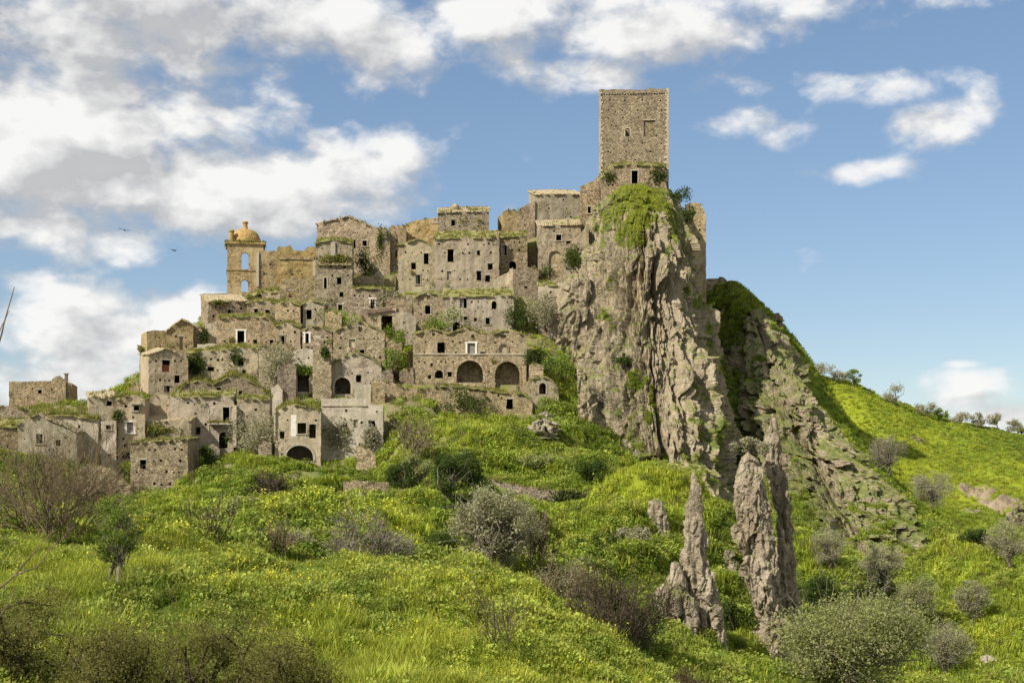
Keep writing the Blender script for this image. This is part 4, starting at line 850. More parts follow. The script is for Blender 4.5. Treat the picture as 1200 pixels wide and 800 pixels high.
# ------------------------------------------------------------------ lay the ground
for b in BLD: B_frame(b)
G.fit(); G.grid()
def ground_mat():
    m_, N = mat_new('hillside turf'); g = N.n('NewGeometry'); P = g.outputs['Position']
    a = N.noise(P, .10, 6, .62); b_ = N.noise(P, .55, 6, .66); c = N.noise(P, 3.2, 5, .65)
    col = N.mix(N.ramp(a, .35, .65), (.075, .12, .016), (.17, .21, .025))
    col = N.mix(N.m('MULTIPLY', N.ramp(b_, .52, .68), .75), col, (.30, .32, .030))
    col = N.mix(N.m('MULTIPLY', N.ramp(b_, .46, .32), .8), col, (.035, .065, .012))
    col = N.mix(N.m('MULTIPLY', N.ramp(c, .58, .74), .45), col, (.20, .165, .08))
    lush = N.n('Attribute', attribute_name='lush').outputs['Fac']
    col = N.mix(N.m('MULTIPLY', lush, .7), col, N.mix(N.ramp(c, .3, .7), (.19, .245, .018), (.36, .38, .03)))
    sh = N.n('Attribute', attribute_name='scrub').outputs['Fac']
    col = N.mix(N.m('MULTIPLY', sh, .8), col, N.mix(N.ramp(c, .3, .7), (.03, .055, .014), (.075, .10, .026)))  # dark scrub green, which also paints in the slope shadows
    soil = N.n('Attribute', attribute_name='soil').outputs['Fac']
    col = N.mix(N.m('MULTIPLY', soil, N.ramp(b_, .35, .55)), col, N.mix(c, (.16, .125, .075), (.30, .245, .16)))
    rk = N.n('Attribute', attribute_name='rock').outputs['Fac']
    r1 = N.noise(N.vm('MULTIPLY', P, (1, 1, .5)), .7, 8, .68); r2 = N.noise(P, .25, 5, .6)
    rcol = N.mix(N.ramp(r1, .32, .66), (.15, .115, .075), (.36, .29, .195)); rcol = N.mix(N.ramp(r2, .5, .65), rcol, (.27, .20, .135))
    rf = N.ramp(N.m('ADD', rk, N.m('MULTIPLY', N.m('SUBTRACT', b_, .5), .9)), .40, .54)
    nz = N.n('SeparateXYZ', {0: g.outputs['True Normal']}).outputs[2]
    rf = N.m('MULTIPLY', rf, N.ramp(nz, .96, .86))
    col = N.mix(rf, col, rcol)
    bp = N.n('Bump', {'Height': N.m('ADD', c, N.m('MULTIPLY', r1, N.m('MULTIPLY', rk, 2.0))), 'Strength': .8, 'Distance': .35})
    out(N, N.n('BsdfPrincipled', {'Base Color': col, 'Roughness': 1.0, 'Normal': bp.outputs[0], 'Specular IOR Level': .05}).outputs[0]); return m_
LUSH = [(600,740,140,1),(640,720,80,1),(330,720,120,.5),(210,640,60,.9),(100,660,90,.5),(430,600,70,1),(330,590,60,.9),(700,600,110,.9),(800,600,70,.8),(560,490,90,.7),(650,420,45,.8),(520,440,60,.8),(640,415,25,1,203),(655,430,20,1,199),(800,585,50,1),(730,590,40,.9),(470,430,25,.8),(1080,540,120,1),(1000,480,70,1),(1160,560,90,.8),(1100,700,120,.7),(1180,760,90,.7),(960,660,60,.5),(1130,650,60,.8)]
SCRUB_SHADE = [(600,545,50,.9),(690,600,45,.9),(530,560,60,1),(560,610,50,.8),(450,610,40,.7),(380,640,50,.8),(310,640,50,.7),(740,640,40,.9),(690,650,40,.8),(500,480,40,.5),(640,490,30,.5),(850,640,30,.9),(920,700,40,.9),(1010,670,40,.6),(1080,665,55,.9),(1000,735,60,.7),(960,600,40,.8),(1160,690,30,.8),(430,690,90,1,88),(540,690,90,1,88),(640,700,80,1,84),(340,660,60,.6,95),(730,730,70,.8,85),(150,740,60,.7),(60,760,80,.8),(250,760,60,.7),(350,740,60,.5),(590,775,40,.6),(560,580,70,.9),(620,540,60,.7),(690,540,60,.6),(480,520,60,.8),(640,660,90,.7),(720,720,80,.9),(480,650,60,.4),(850,400,40,1),(860,520,40,1),(960,640,60,.7),(870,720,50,.7),(1060,740,70,.4),(240,560,30,.8),(700,640,60,.5)]  # scrub patches; some at lower right put slope shadow into the ground colour
def masks(x, y):
    w_ = fbm(np.stack([x * .09, y * .05, 0 * x], 1), 4, 41)
    lu = np.clip(blob_mask(x, y, LUSH) * 1.1 + w_ * .55 - .12, 0, 1); sc_ = np.clip(blob_mask(x, y, SCRUB_SHADE) * 1.1 + fbm(np.stack([x * .1, y * .06, 0 * x + 5], 1), 4, 47) * .6 - .15, 0, 1)
    return lu, sc_ * (1 - .5 * lu)
V_ = np.stack([G.X.ravel(), G.Y.ravel(), G.Z.ravel()], 1)
gy, gx = np.gradient(G.Z); dxx = np.gradient(G.X.reshape(G.ny, G.nx), axis=1); dyy = np.gradient(G.Y.reshape(G.ny, G.nx), axis=0)
k_ = np.ones(9) / 9; sm = lambda A: np.apply_along_axis(lambda v: np.convolve(v, k_, 'same'), 1, np.apply_along_axis(lambda v: np.convolve(v, k_, 'same'), 0, A))
dx_ = sm(gx / dxx).ravel(); dy_ = sm(gy / dyy).ravel(); nn = np.stack([-dx_, -dy_, np.ones_like(dx_)], 1); nn /= np.linalg.norm(nn, axis=1)[:, None]
V_ = V_ + nn * np.array([1, 1, .8]) * G.rr[:, None]
ii = np.arange(G.ny * G.nx).reshape(G.ny, G.nx)
F_ = np.stack([ii[:-1, :-1], ii[:-1, 1:], ii[1:, 1:], ii[1:, :-1]], -1).reshape(-1, 4)
lu, sc_ = masks(V_[:, 0], V_[:, 1])
soil = np.clip((V_[:, 1] - 158) / 12, 0, 1) * np.clip((30 - V_[:, 0]) / 20, 0, 1) * .8
gm = ground_mat()
tag(mesh('ground', V_, F_, gm, smooth=True, attrs=dict(lush=lu, scrub=sc_, soil=soil, rock=G.rock)), None, None, kind='structure')
# the plain beyond, out to the horizon
k = 48; rr = [440, 700, 1500, 4000, 12000]; Vp = []; Fp = []
for r_ in rr: Vp += [(r_ * math.cos(6.2832 * i / k), r_ * math.sin(6.2832 * i / k), -26 - (r_ - 440) * .004) for i in range(k)]
for j in range(len(rr) - 1): Fp += [[j * k + i, j * k + (i + 1) % k, (j + 1) * k + (i + 1) % k, (j + 1) * k + i] for i in range(k)]
tag(mesh('plain', Vp, Fp, simple('far fields', (.14, .16, .04), .95, .4, .01)), None, None, kind='structure')

# ------------------------------------------------------------------ houses go up
for i_, b in enumerate(BLD): build_house(b, i_)

# ------------------------------------------------------------------ the domed bell tower
def bell_tower():
    d = 219.0; c = ray(283.6, 345, d); s = 41.8 * d / F; h = s / 2; zt = (HY - 284) * d / F - c[2]; yaw = -math.atan2(c[0], c[1]); c = c + np.array([0, h, 0])
    loc = c.copy(); root = empty('bell_tower', loc, 'square ochre church bell tower with a tiled dome and open arched windows', 'bell tower', 'walls of the ruined church')
    px2z = lambda py: (HY - py) * d / F - c[2]
    bag = Bag(); ca, sa = math.cos(yaw), math.sin(yaw)
    ex = np.array([ca, sa, 0]); ny = np.array([sa, -ca, 0]); up = np.array([0, 0, 1.])
    m2 = d / F; wins = [(16.5, 296, 24.5, 315.5), (16.2, 328, 24, 342)]
    hs = [(a * m2, px2z(y1), b2 * m2, px2z(y0), True) for a, y0, b2, y1 in wins]
    hb = [(s - b2 - .15, max(-3, a1 - .2), s - a + .15, b1 + 1.3, True) for (a, a1, b2, b1, _) in hs]
    for (e_, n_, H_) in ((ex, ny, hs), (-ex, -ny, hb), (ny * -1, ex, []), (ny, -ex, [])):
        uvp, Fs = wall_grid(s - (.0 if abs(e_ @ ex) > .5 else .08), -4, [(0, zt), (s, zt)], H_, .5)
        off = 0 if abs(e_ @ ex) > .5 else .04
        P = c - e_ * (h - off) + n_ * (h - (0 if off == 0 else .03)) + uvp[:, :1] * e_ + uvp[:, 1:] * up
        P = P + n_ * (fbm(P * .6, 3, 3) * .05)[:, None]; bag.add(*thicken(P, Fs, -n_ * .55))
    bag.build('wall', M['ochre'], root, loc)
    for nm, z_, o_, hh in (('cornice', zt - .12, .28, .34), ('string_course', px2z(316.5), .12, .22)):
        g = Bag()
        for sg in (-1, 1):
            g.box(c + ny * sg * (h + o_ / 2 - .1) + up * z_, (s + 2 * o_, o_ + .2, hh), yaw); g.box(c + ex * sg * (h + o_ / 2 - .1) + up * (z_ - .01), (o_ + .2, s + .1, hh - .02), yaw)
        g.build(nm, M['ochre'], root, loc)
    r = 19 * m2; hd = (282 - 262.5) * m2; prof = []
    for t in np.linspace(0, 1, 10): prof.append((r * math.cos(t * 1.5) ** .85, zt + hd * math.sin(t * 1.5) / math.sin(1.5)))
    Vd, Fd = lathe(prof, c, 32); Vd = np.array(Vd); Vd += (fbm(Vd * 1.3, 3, 12) * .04)[:, None] * (Vd - c) / 3
    mesh('dome', Vd, Fd, M['dome'], root, loc)
    g = Bag(); zc = zt + hd - .15; g.add(*lathe([(.42, 0), (.36, .35), (.34, .95), (.48, 1.0), (.48, 1.2), (.2, 1.35)], c + up * zc, 14)); g.build('lantern', M['dome'], root, loc)
    g = Bag(); g.add(*lathe([(.36, 0), (.36, 1.55), (.46, 1.6), (.46, 1.85), (.15, 2.0)], c - ex * (h - .65) + ny * (h - .7) + up * (zt + .05), 12)); g.build('pinnacle', M['dome'], root, loc)
    rng = np.random.default_rng(3); k = 170; t = rng.uniform(0, 6.28, k); rr_ = h * 1.05
    q = np.stack([np.cos(t), np.sin(t)], 1); q /= np.abs(q).max(1)[:, None]
    P = c + (q[:, :1] * ex + q[:, 1:] * ny) * rr_ * rng.uniform(.88, 1.04, (k, 1)) + up * (zt + .04)
    V2, F2 = tuft_mesh(P, .4, 10, rng); mesh('roof_grass', V2, F2, M['roofgrass'], root, loc, kind='stuff')
    for (a, a1, b2, b1, _) in hs:
        g = Bag(); w_ = b2 - a; cx = (a + b2) / 2; cz = b1 - w_ / 2; N_ = 9; V3 = []; F3 = []
        for i in range(N_ + 1):
            t = math.pi * i / N_
            for rr2 in (w_ / 2, w_ / 2 + .16):
                for pr in (.05, -.25): V3.append(c - ex * h + ny * (h + pr) + ex * (cx - math.cos(t) * rr2) + up * (cz + math.sin(t) * rr2))
        for i in range(N_): j = 4 * i; F3 += [[j, j + 4, j + 6, j + 2], [j, j + 1, j + 5, j + 4], [j + 2, j + 6, j + 7, j + 3]]
        g.add(V3, F3); g.build('window', M['ochre'], root, loc)
bell_tower()

# ------------------------------------------------------------------ cliff, pinnacles and boulders
def loft(name, label, cat, rows, mat, n, m, disp, group=None, expo=2.5, kind=None, capz=.4, moss=None, lean=0):
    Z = []; C = []
    rows = sorted(rows, key=lambda r_: -r_[0])
    for (py, pl, pr, yf, yb) in rows:
        ym = .5 * (yf + yb) if yb - yf < 20 else yf + 8
        Z.append((HY - py) * ym / F); C.append(((pl - 600) * ym / F, (pr - 600) * ym / F, yf, yb))
    Z = np.array(Z); C = np.array(C); t = np.linspace(Z[0], Z[-1], m)
    q = np.stack([np.interp(t, Z, C[:, k]) for k in range(4)], 1)
    th = np.linspace(0, 1, n, endpoint=False); th = 2 * np.pi * th; th = th - .6 * np.cos(th) if n > 300 else th
    ct, st = np.cos(th), np.sin(th); px_ = np.sign(ct) * np.abs(ct) ** (2 / expo); py_ = np.sign(st) * np.abs(st) ** (2 / expo)
    cx = (q[:, 0] + q[:, 1]) / 2; rx = (q[:, 1] - q[:, 0]) / 2; cy = (q[:, 2] + q[:, 3]) / 2; ry = (q[:, 3] - q[:, 2]) / 2
    X = cx[:, None] + rx[:, None] * px_; Y = cy[:, None] + ry[:, None] * py_; Zz = np.repeat(t[:, None], n, 1)
    P = np.stack([X, Y, Zz], -1).reshape(-1, 3)
    nx_ = (px_ / np.maximum(rx[:, None], .2)); ny_ = (py_ / np.maximum(ry[:, None], .2)); L_ = np.sqrt(nx_ ** 2 + ny_ ** 2)
    D = np.stack([nx_ / L_, ny_ / L_, 0 * nx_], -1).reshape(-1, 3)
    TH = np.stack([np.repeat(px_[None], m, 0) , np.repeat(py_[None], m, 0), np.repeat(np.linspace(0, 1, m)[:, None], n, 1)], -1).reshape(-1, 3)
    TH[:, 0] *= np.repeat(rx, n).clip(.5) ; TH[:, 1] *= np.repeat(ry, n).clip(.5) 
    rs = np.minimum(np.repeat(np.minimum(rx, ry), n) / np.median(np.minimum(rx, ry)), 1.3)
    dv, dz = disp(P, TH); P2 = P + D * (dv * rs)[:, None]; P2[:, 2] += dz
    ii = np.arange(m * n).reshape(m, n); jj = np.roll(ii, -1, 1)
    Fs = np.stack([ii[:-1], jj[:-1], jj[1:], ii[1:]], -1).reshape(-1, 4)
    top = P2[-n:].mean(0) + [0, 0, capz]; P2 = np.concatenate([P2, [top]])
    FF = [tuple(f) for f in Fs.tolist()] + [(int(ii[-1, i]), int(ii[-1, (i + 1) % n]), m * n) for i in range(n)]
    loc = P2[:-1].mean(0); loc[2] = Z[0]
    at = None
    if moss is not None: at = dict(moss=moss(P2))
    ob = mesh(name, P2, FF, mat, None, loc, smooth=False, attrs=at); tag(ob, label, cat, group, kind)
    return ob, P2, D
def cliff_disp(P, T, k=1.0, seed=0):
    q = np.stack([T[:, 0] * .33 + T[:, 1] * .08, P[:, 2] * .013, T[:, 1] * .18], 1)
    wob = fbm(P * np.array([.11, .11, .05]), 4, 61 + seed)[:, None] * np.array([.6, .06, 0])
    a = ridged(q + wob, 2, 51 + seed); b_ = ridged(q * np.array([2.6, 3.0, 2]) + wob * 1.5 + 4, 3, 55 + seed); f_ = ridged(q * np.array([7, 8, 5]) + wob * 2 + 9, 3, 58 + seed)
    dv = -np.clip((a - .68) / .32, 0, 1) ** 1.3 * 3.2 - np.clip((b_ - .58) / .42, 0, 1) ** 1.4 * 1.2 - np.clip((f_ - .5) / .5, 0, 1) * .4 + fbm(P * np.array([.12, .12, .06]), 3, 59 + seed) * 1.6
    L_ = np.stack([T[:, 0], T[:, 1], P[:, 2]], 1) + fbm(P * np.array([.22, .22, .1]), 3, 65)[:, None] * np.array([1.3, 1.3, 2.5])
    dv = dv + facets(L_, (.30, .42, .045), 70 + seed, .95) * 2.0 + facets(L_ + 31, (.9, 1.1, .16), 75 + seed, 1.1) * .8
    dv = dv + fbm(P * np.array([.5, .5, .12]), 4, 57 + seed, .55) * .55 + fbm(P * 1.15, 4, 93 + seed, .6) * .26
    fade = 1 - .45 * np.clip((P[:, 2] - 33.5) / 3.5, 0, 1) if seed == 0 else 1
    return dv * k * fade, fbm(P * .2, 3, 63) * .4
CL = [(660,720,892,172,226),(595,698,868,181,229),(540,684,858,187,231),(480,673,848,192,233),(400,681,838,198,235),(330,684,827,202,237),(275,690,812,205,239),(252,694,806,207.5,239),(241,699,800,210,238),(234,703,795,212.5,237),(229,709,787,215.5,236)]
def cliff_moss(P):
    r = np.zeros(len(P))
    for (px, py, d, rad, a) in ((745,232,210,8,1),(740,250,207,6,.9),(715,225,212,5,.8),(775,245,210,5,.9),(700,330,201,2.6,.9),(716,335,201,2.6,.9),(696,300,203,3,.9),(705,365,199,3,.8),(690,430,194,3,.7),(725,470,191,3,.6),(745,440,194,2.5,.6),(700,545,186,4,.9),(730,545,186,4,.7),(690,500,190,3,.6),(718,520,189,4,.7),(735,505,189,4,.6),(765,465,192,3,.5),(705,280,205,2.5,.7),(808,300,212,4,.6),(830,420,205,4,.7),(842,520,195,4,.8),(800,560,186,5,.7),(760,560,184,5,.6),(822,470,199,3,.5),(690,360,200,2.3,.6),(750,420,196,2,.4),(818,345,208,3.5,.7),(775,380,200,2,.35)):
        c = ray(px, py, d); r = np.maximum(r, a * np.exp(-(((P - c) / (rad * np.array([1, 1.3, 1]))) ** 2).sum(1)))
    nz = fbm(P * np.array([.5, .5, .3]), 4, 81)
    return np.clip((r + nz * .75 - .42) * 3, 0, 1) * (r > .05)
cliff, CP, CD = loft('cliff', 'massive pale fissured rock cliff carrying the keep tower', 'cliff', CL, M['cliff'], 600, 380, cliff_disp, expo=2.05, kind='structure', moss=cliff_moss, capz=1.0)
def rock_disp(a, f, seed, vert=.35):
    def fn(P, T):
        S = P + fbm(P * f * .6, 2, seed + 11)[:, None] * (.35 / f)
        dv = facets(S, (f * .9, f * .9, f * .9 * max(vert, .22)), seed, 1.0) * a * 2.4 + facets(S + 17, (f * 2.6, f * 2.6, f * 1.3), seed + 3, 1.0) * a * 1.1
        dv = dv - np.clip((ridged(S * np.array([f, f, f * vert]), 2, seed + 5) - .66) / .34, 0, 1) * a * 2.2 + fbm(P * f * 2.5, 4, seed + 6, .6) * a * .55 + fbm(P * f * .45, 2, seed + 9) * a
        return dv, fbm(P * f, 3, seed + 7) * a * .5
    return fn
def spire(name, label, prof, d, th, seed, n=110, m=200, a=.16, mat='spire', cat='rock pinnacle', group='rock pinnacles', ext=14, f=.9, vert=.14):
    rows = []; 
    for (py, pl, pr) in prof:
        w_ = (pr - pl) * d / F * th; rows.append((py, pl, pr, d - w_ / 2, d + w_ / 2))
    py, pl, pr = prof[-1]; w_ = (pr - pl) * d / F * th; rows.append((py + ext * 3, pl - ext, pr + ext, d - w_ / 2 - 1, d + w_ / 2 + 1))
    return loft(name, label, cat, rows, M[mat], n, m, rock_disp(a, f, seed, vert), group, 2.2, capz=.1)
SP = [(660,868,1150,170,236),(630,866,1130,177,240),(600,864,1102,184,244),(560,860,1056,192,249),(520,856,1010,200,253),(480,851,974,208.5,256),(440,846,948,216.5,258),(400,842,927,224,259),(372,840,905,229,259),(352,837,879,234,258),(340,835,858,239,257)]
def spur_moss(P):
    r = np.zeros(len(P))
    for (px, py, d, rad, a) in ((850,360,238,7,1.2),(852,400,232,5,1.1),(854,450,226,4,1.1),(858,500,220,3.8,1.1),(864,550,213,3.6,1.0),(890,375,238,5,1.0),(925,412,234,3,.8),(945,460,228,3.5,.8),(975,500,222,4,.9),(1010,540,213,4,.9),(1000,590,200,4,.8),(960,570,204,3.5,.7),(915,500,216,3.5,.6),(890,600,196,6,1.0),(930,620,190,6,1.0),(1050,590,206,4,.8),(1080,625,196,5,1.0),(1020,640,186,6,1.0),(905,560,206,3,.6)):
        c = ray(px, py, d); r = np.maximum(r, a * np.exp(-(((P - c) / (rad * np.array([1, 1.8, 1]))) ** 2).sum(1)))
    return np.clip((r + fbm(P * np.array([.35, .35, .28]), 4, 85) * .85 - .60) * 2.6, 0, 1)
spur, SPP, _ = loft('rocky_spur', 'long rugged rock spur descending to the right behind the pinnacles', 'cliff', SP, M['spur'], 480, 300, lambda P, T: cliff_disp(P, T, .8, 300), expo=2.1, kind='structure', moss=spur_moss, capz=.6)
spire('rock_pinnacle', 'slender pointed rock pinnacle nearest the cliff, tapering upward from a broad forked base', [(550.5,811.7,813.8),(556,809.5,816.0),(573,806.3,822.7),(606,804.6,824.4),(632,804.4,828.1),(655,803.2,829.8),(675,804.6,836.4),(693,807.6,839.4),(717,810.7,844.3),(750,817.6,849.4),(779,824.2,851.8)], 108, .8, 201)
spire('rock_pinnacle', 'short flat topped rock slab leaning on the left side of the slender pinnacle', [(659,787,796),(672,784,801),(690,770,806),(700,768,812),(717,771,818),(740,782,824),(757,788,826)], 107.2, .9, 207, m=120)
spire('rock_pinnacle', 'broad blunt rock pinnacle with a dry bush on its top', [(528,876.5,878),(536,869.5,885),(552,864.5,891),(575,863,896),(594,861.5,901),(631,861.5,907),(648,869.5,911),(665,874.5,914),(684,877.5,916),(717,885.5,919),(742,905.5,926)], 119, .6, 211, m=220)
spire('rock_pinnacle', 'tallest needle shaped rock pinnacle with a sharp tip behind the broad one', [(485.7,903.5,906),(491,901,908),(503,900,911),(518,898.5,914),(532,898,917),(545,896.5,919),(561,898,921),(594,905,926),(635,911,929.5),(684,913,931),(717,916,934)], 121.5, .8, 217, m=230)
spire('rock_pinnacle', 'low rock knob with a grassy top at the foot of the broad pinnacle', [(651,872,890),(660,868,898),(684,874,904),(705,882,912),(730,896,924)], 116.5, .8, 223, m=90, a=.2)
spire('boulder', 'small upright oval stone standing in the grass left of the pinnacles', [(584,766,773),(588,762,777),(600,760.5,780.5),(612,764,784),(620,769,784)], G.hit(773, 624)[1] - .2, .8, 229, n=60, m=60, a=.14, cat='boulder', group='boulders on the slope', ext=3)
spire('boulder', 'rounded rock at the bottom of the slope below the slender pinnacle', [(772,856,868),(777,850,875),(788,848,879),(800,848,881)], 98, .9, 237, n=70, m=60, a=.16, cat='boulder', group='boulders on the slope', ext=14)
spire('rock_outcrop', 'brown overhanging rock lobe between the last house and the cliff', [(322,672,688),(330,662,692),(348,660,694),(362,656,693),(378,649,692),(392,646,690)], 207, .7, 241, n=100, m=110, a=.4, mat='cliff', cat='rock', group=None, ext=14, f=.35, vert=.3)
spire('rock_outcrop', 'rough rock spur at the left base of the cliff above the green slope', [(444,676,684),(455,672,692),(475,671,698),(500,673,706),(525,684,716),(548,700,730)], 189, .8, 247, n=100, m=100, a=.55, mat='cliff', cat='rock', group=None, ext=4, f=.35)
spire('boulder', 'large pale boulder lying in the grass below the little domed hut', [(491,629,640),(494,624,646),(500,621.5,651),(506,624,652),(511,634,650)], G.hit(637, 513)[1] - .4, .8, 251, n=80, m=50, a=.3, mat='boulder', cat='boulder', group='boulders on the slope', ext=1, f=.6, vert=1)
def small_rock(label, px, py, wpx, hpx, seed, mat='boulder'):
    p = G.hit(px, py); d = p[1]
    return spire('boulder', label, [(py - hpx, px - wpx * .22, px + wpx * .18), (py - hpx * .8, px - wpx * .4, px + wpx * .36), (py - hpx * .35, px - wpx * .5, px + wpx * .5), (py, px - wpx * .47, px + wpx * .52)], d + .3, .9, seed, n=40, m=26, a=wpx * d / F * .1, mat=mat, cat='boulder', group='boulders on the slope', ext=1, f=1.2, vert=1)
small_rock('dark stone lying alone on the bright far meadow', 1072, 517, 13, 6, 301, 'spur')
small_rock('squat rock between the two tallest pinnacles', 855, 674, 20, 30, 233, 'spire')
small_rock('white stone in the grass at the bottom right', 1157, 780, 20, 13, 303, 'boulder')
small_rock('second small stone at the right edge below the white stone', 1194, 792, 14, 8, 305, 'spur')
small_rock('pale rubble lump above the large boulder', 640, 489, 14, 7, 307)
small_rock('pointed rock on the skyline of the dark slope right of the cliff', 911, 381, 11, 14, 309, 'spur')
small_rock('weathered rock at the right edge under the grey tree', 1193, 618, 24, 24, 311, 'spur')
small_rock('small grey rock on the crest of the foreground bank', 413, 690, 12, 7, 313)
small_rock('second small rock on the crest of the foreground bank, further right', 478, 690, 16, 8, 315)
# two birds in front of the clouds
for (px, py, d, sz, lb, rz) in ((146, 270, 160, .45, 'dark bird gliding in front of the large cloud, left one of two', .3), (204, 293.5, 165, .4, 'dark bird gliding in front of the large cloud, right one of two', -.4)):
    c = ray(px, py, d); g = Bag(); t = np.linspace(0, 1, 7)
    for i in range(6):
        r0, r1 = .10 * math.sin(math.pi * (t[i] * .9 + .05)), .10 * math.sin(math.pi * (t[i + 1] * .9 + .05))
        V3 = [(x_, r_ * math.cos(a_), r_ * math.sin(a_)) for x_, r_ in ((t[i] - .5, r0), (t[i + 1] - .5, r1)) for a_ in (0, 1.57, 3.14, 4.71)]
        g.add(np.array(V3) * sz * 1.6, [[k, (k + 1) % 4, 4 + (k + 1) % 4, 4 + k] for k in range(4)])
    for s_ in (-1, 1):
        V3 = np.array([(.12, .05 * s_, .02), (-.16, .05 * s_, .02), (-.05, .55 * s_, .20), (.12, .5 * s_, .20), (-.18, 1.05 * s_, .10), (-.10, 1.0 * s_, .11)]) * sz * 1.5
        V3 = np.concatenate([V3, V3 - [0, 0, .02]])
        g.add(V3, [[0, 1, 2, 3], [3, 2, 4, 5], [6, 9, 8, 7], [9, 11, 10, 8], [0, 6, 7, 1], [3, 9, 6, 0], [5, 11, 9, 3], [1, 7, 8, 2], [2, 8, 10, 4]])
    g.add(np.array([(-.45, .03, 0), (-.45, -.03, 0), (-.8, -.14, 0), (-.8, .14, 0), (-.45, 0, .03)]) * sz * 1.5, [[0, 1, 2, 3], [0, 4, 1], [1, 4, 2], [2, 4, 3], [3, 4, 0]])
    o = g.build('bird', M['bird'], None, None); o.location = c; o.rotation_euler = (.15, .1, rz + 1.4); tag(o, lb, 'bird', 'birds in the sky')
# ------------------------------------------------------------------ trees, shrubs
def tubes_mesh(tubes, k=5):
    Vs = []; Fs = []; n0 = 0
    ang = np.arange(k) * 2 * np.pi / k; ca, sa = np.cos(ang), np.sin(ang)
    for pts, rad in tubes:
        pts = np.asarray(pts, float); T = np.gradient(pts, axis=0); T /= np.linalg.norm(T, axis=1)[:, None] + 1e-9
        A = np.cross(T, [.31, .52, .8]); A /= np.linalg.norm(A, axis=1)[:, None] + 1e-9; Bn = np.cross(T, A)
        ring = pts[:, None] + (A[:, None] * ca[None, :, None] + Bn[:, None] * sa[None, :, None]) * np.asarray(rad)[:, None, None]
        m = len(pts); ii = n0 + np.arange(m * k).reshape(m, k); jj = np.roll(ii, -1, 1)
        Vs.append(ring.reshape(-1, 3)); Fs.append(np.stack([ii[:-1], jj[:-1], jj[1:], ii[1:]], -1).reshape(-1, 4)); n0 += m * k
    return np.concatenate(Vs), np.concatenate(Fs)
def wiggle(rng, p, q, n, amp, r0, r1, sag=0):
    t = np.linspace(0, 1, n)[:, None]; L = np.linalg.norm(q - p)
    pts = p + (q - p) * t + np.cumsum(rng.normal(0, amp * L / n, (n, 3)), 0) * np.sin(np.pi * t) ** .5
    pts[:, 2] += sag * L * np.sin(np.pi * t[:, 0])
    return pts, np.linspace(r0, r1, n)
def grow(rng, p, dr, L, r, lev, tubes, tips, nch, ang, upb, decay=.66):
    n = 5; pts = [p]; d_ = dr / np.linalg.norm(dr)
    for i in range(n):
        d_ = d_ + rng.normal(0, .16, 3) + np.array([0, 0, upb]); d_ /= np.linalg.norm(d_); pts.append(pts[-1] + d_ * L / n)
    pts = np.array(pts); tubes.append((pts, np.linspace(r, r * .45, n + 1)))
    if lev == 0: tips.append(pts[-1]); return
    for c in range(nch):
        i = rng.integers(2, n + 1) if c else n
        a = rng.normal(0, 1, 3); a -= a @ d_ * d_; a /= np.linalg.norm(a); q = ang * rng.uniform(.6, 1.3)
        grow(rng, pts[i], d_ * math.cos(q) + a * math.sin(q), L * decay * rng.uniform(.75, 1.15), r * .5, lev - 1, tubes, tips, nch, ang, upb, decay)
def make_tree(name, p, h, w_, seed, lm, label, cat, group, nl=6500, clumps=34, ls=.085, trunk=.34, multi=1, sparse=.135, bm='bark', flat=.40, lr=1.0):
    rng = np.random.default_rng(seed); root = empty(name, p, label, cat, group)
    tubes = []; cl = []
    fork = np.array([rng.normal(0, .06 * w_), rng.normal(0, .05 * w_), h * trunk])
    for s in range(multi):
        b0 = np.array([rng.normal(0, .04 * w_) * (s > 0), rng.normal(0, .04 * w_), -.25 * h * .3]); f2 = fork + (rng.normal(0, .09 * w_, 3) * [1, 1, .3] if s else 0)
        tubes.append(wiggle(rng, b0, f2, 7, .5, .045 * h / math.sqrt(multi), .03 * h / math.sqrt(multi)))
    cen = np.array([0, 0, h * (.5 + trunk * .42)])
    while len(cl) < clumps:
        q = rng.normal(0, 1, 3); q /= np.linalg.norm(q); q *= rng.uniform(.35, 1) ** .6
        c = cen + q * np.array([w_ * .42, w_ * .40, h * flat]); 
        if c[2] < h * trunk * .75: continue
        cl.append(c)
        tubes.append(wiggle(rng, fork + rng.normal(0, .02, 3), c, 6, .55, .02 * h * lr, .004 * h * lr, .05))
        for _ in range(3): tubes.append(wiggle(rng, fork + (c - fork) * rng.uniform(.5, .9), c + rng.normal(0, .14 * w_, 3), 4, .5, .006 * h * lr, .0022 * h * lr))
    V_, F_ = tubes_mesh(tubes); mesh('trunk', V_, F_, M[bm], root, None, smooth=True)
    cl = np.array(cl); sz = rng.uniform(.6, 1.35, len(cl)); pk = rng.choice(len(cl), nl, p=sz ** 2 / (sz ** 2).sum())
    r_ = rng.normal(0, 1, (nl, 3)); r_ /= np.linalg.norm(r_, axis=1)[:, None]; r_ *= (rng.uniform(0, 1, nl) ** .5)[:, None]
    c = cl[pk] + r_ * sz[pk][:, None] * sparse * w_ * np.array([1, 1, .8])
    c = c + fbm(c * 1.2 + seed, 2, seed)[:, None] * rng.normal(0, .06 * w_, (nl, 3))
    V_, F_ = leaves_mesh(c, ls, rng); mesh('crown', V_, F_, M[lm], root, None)
    return root
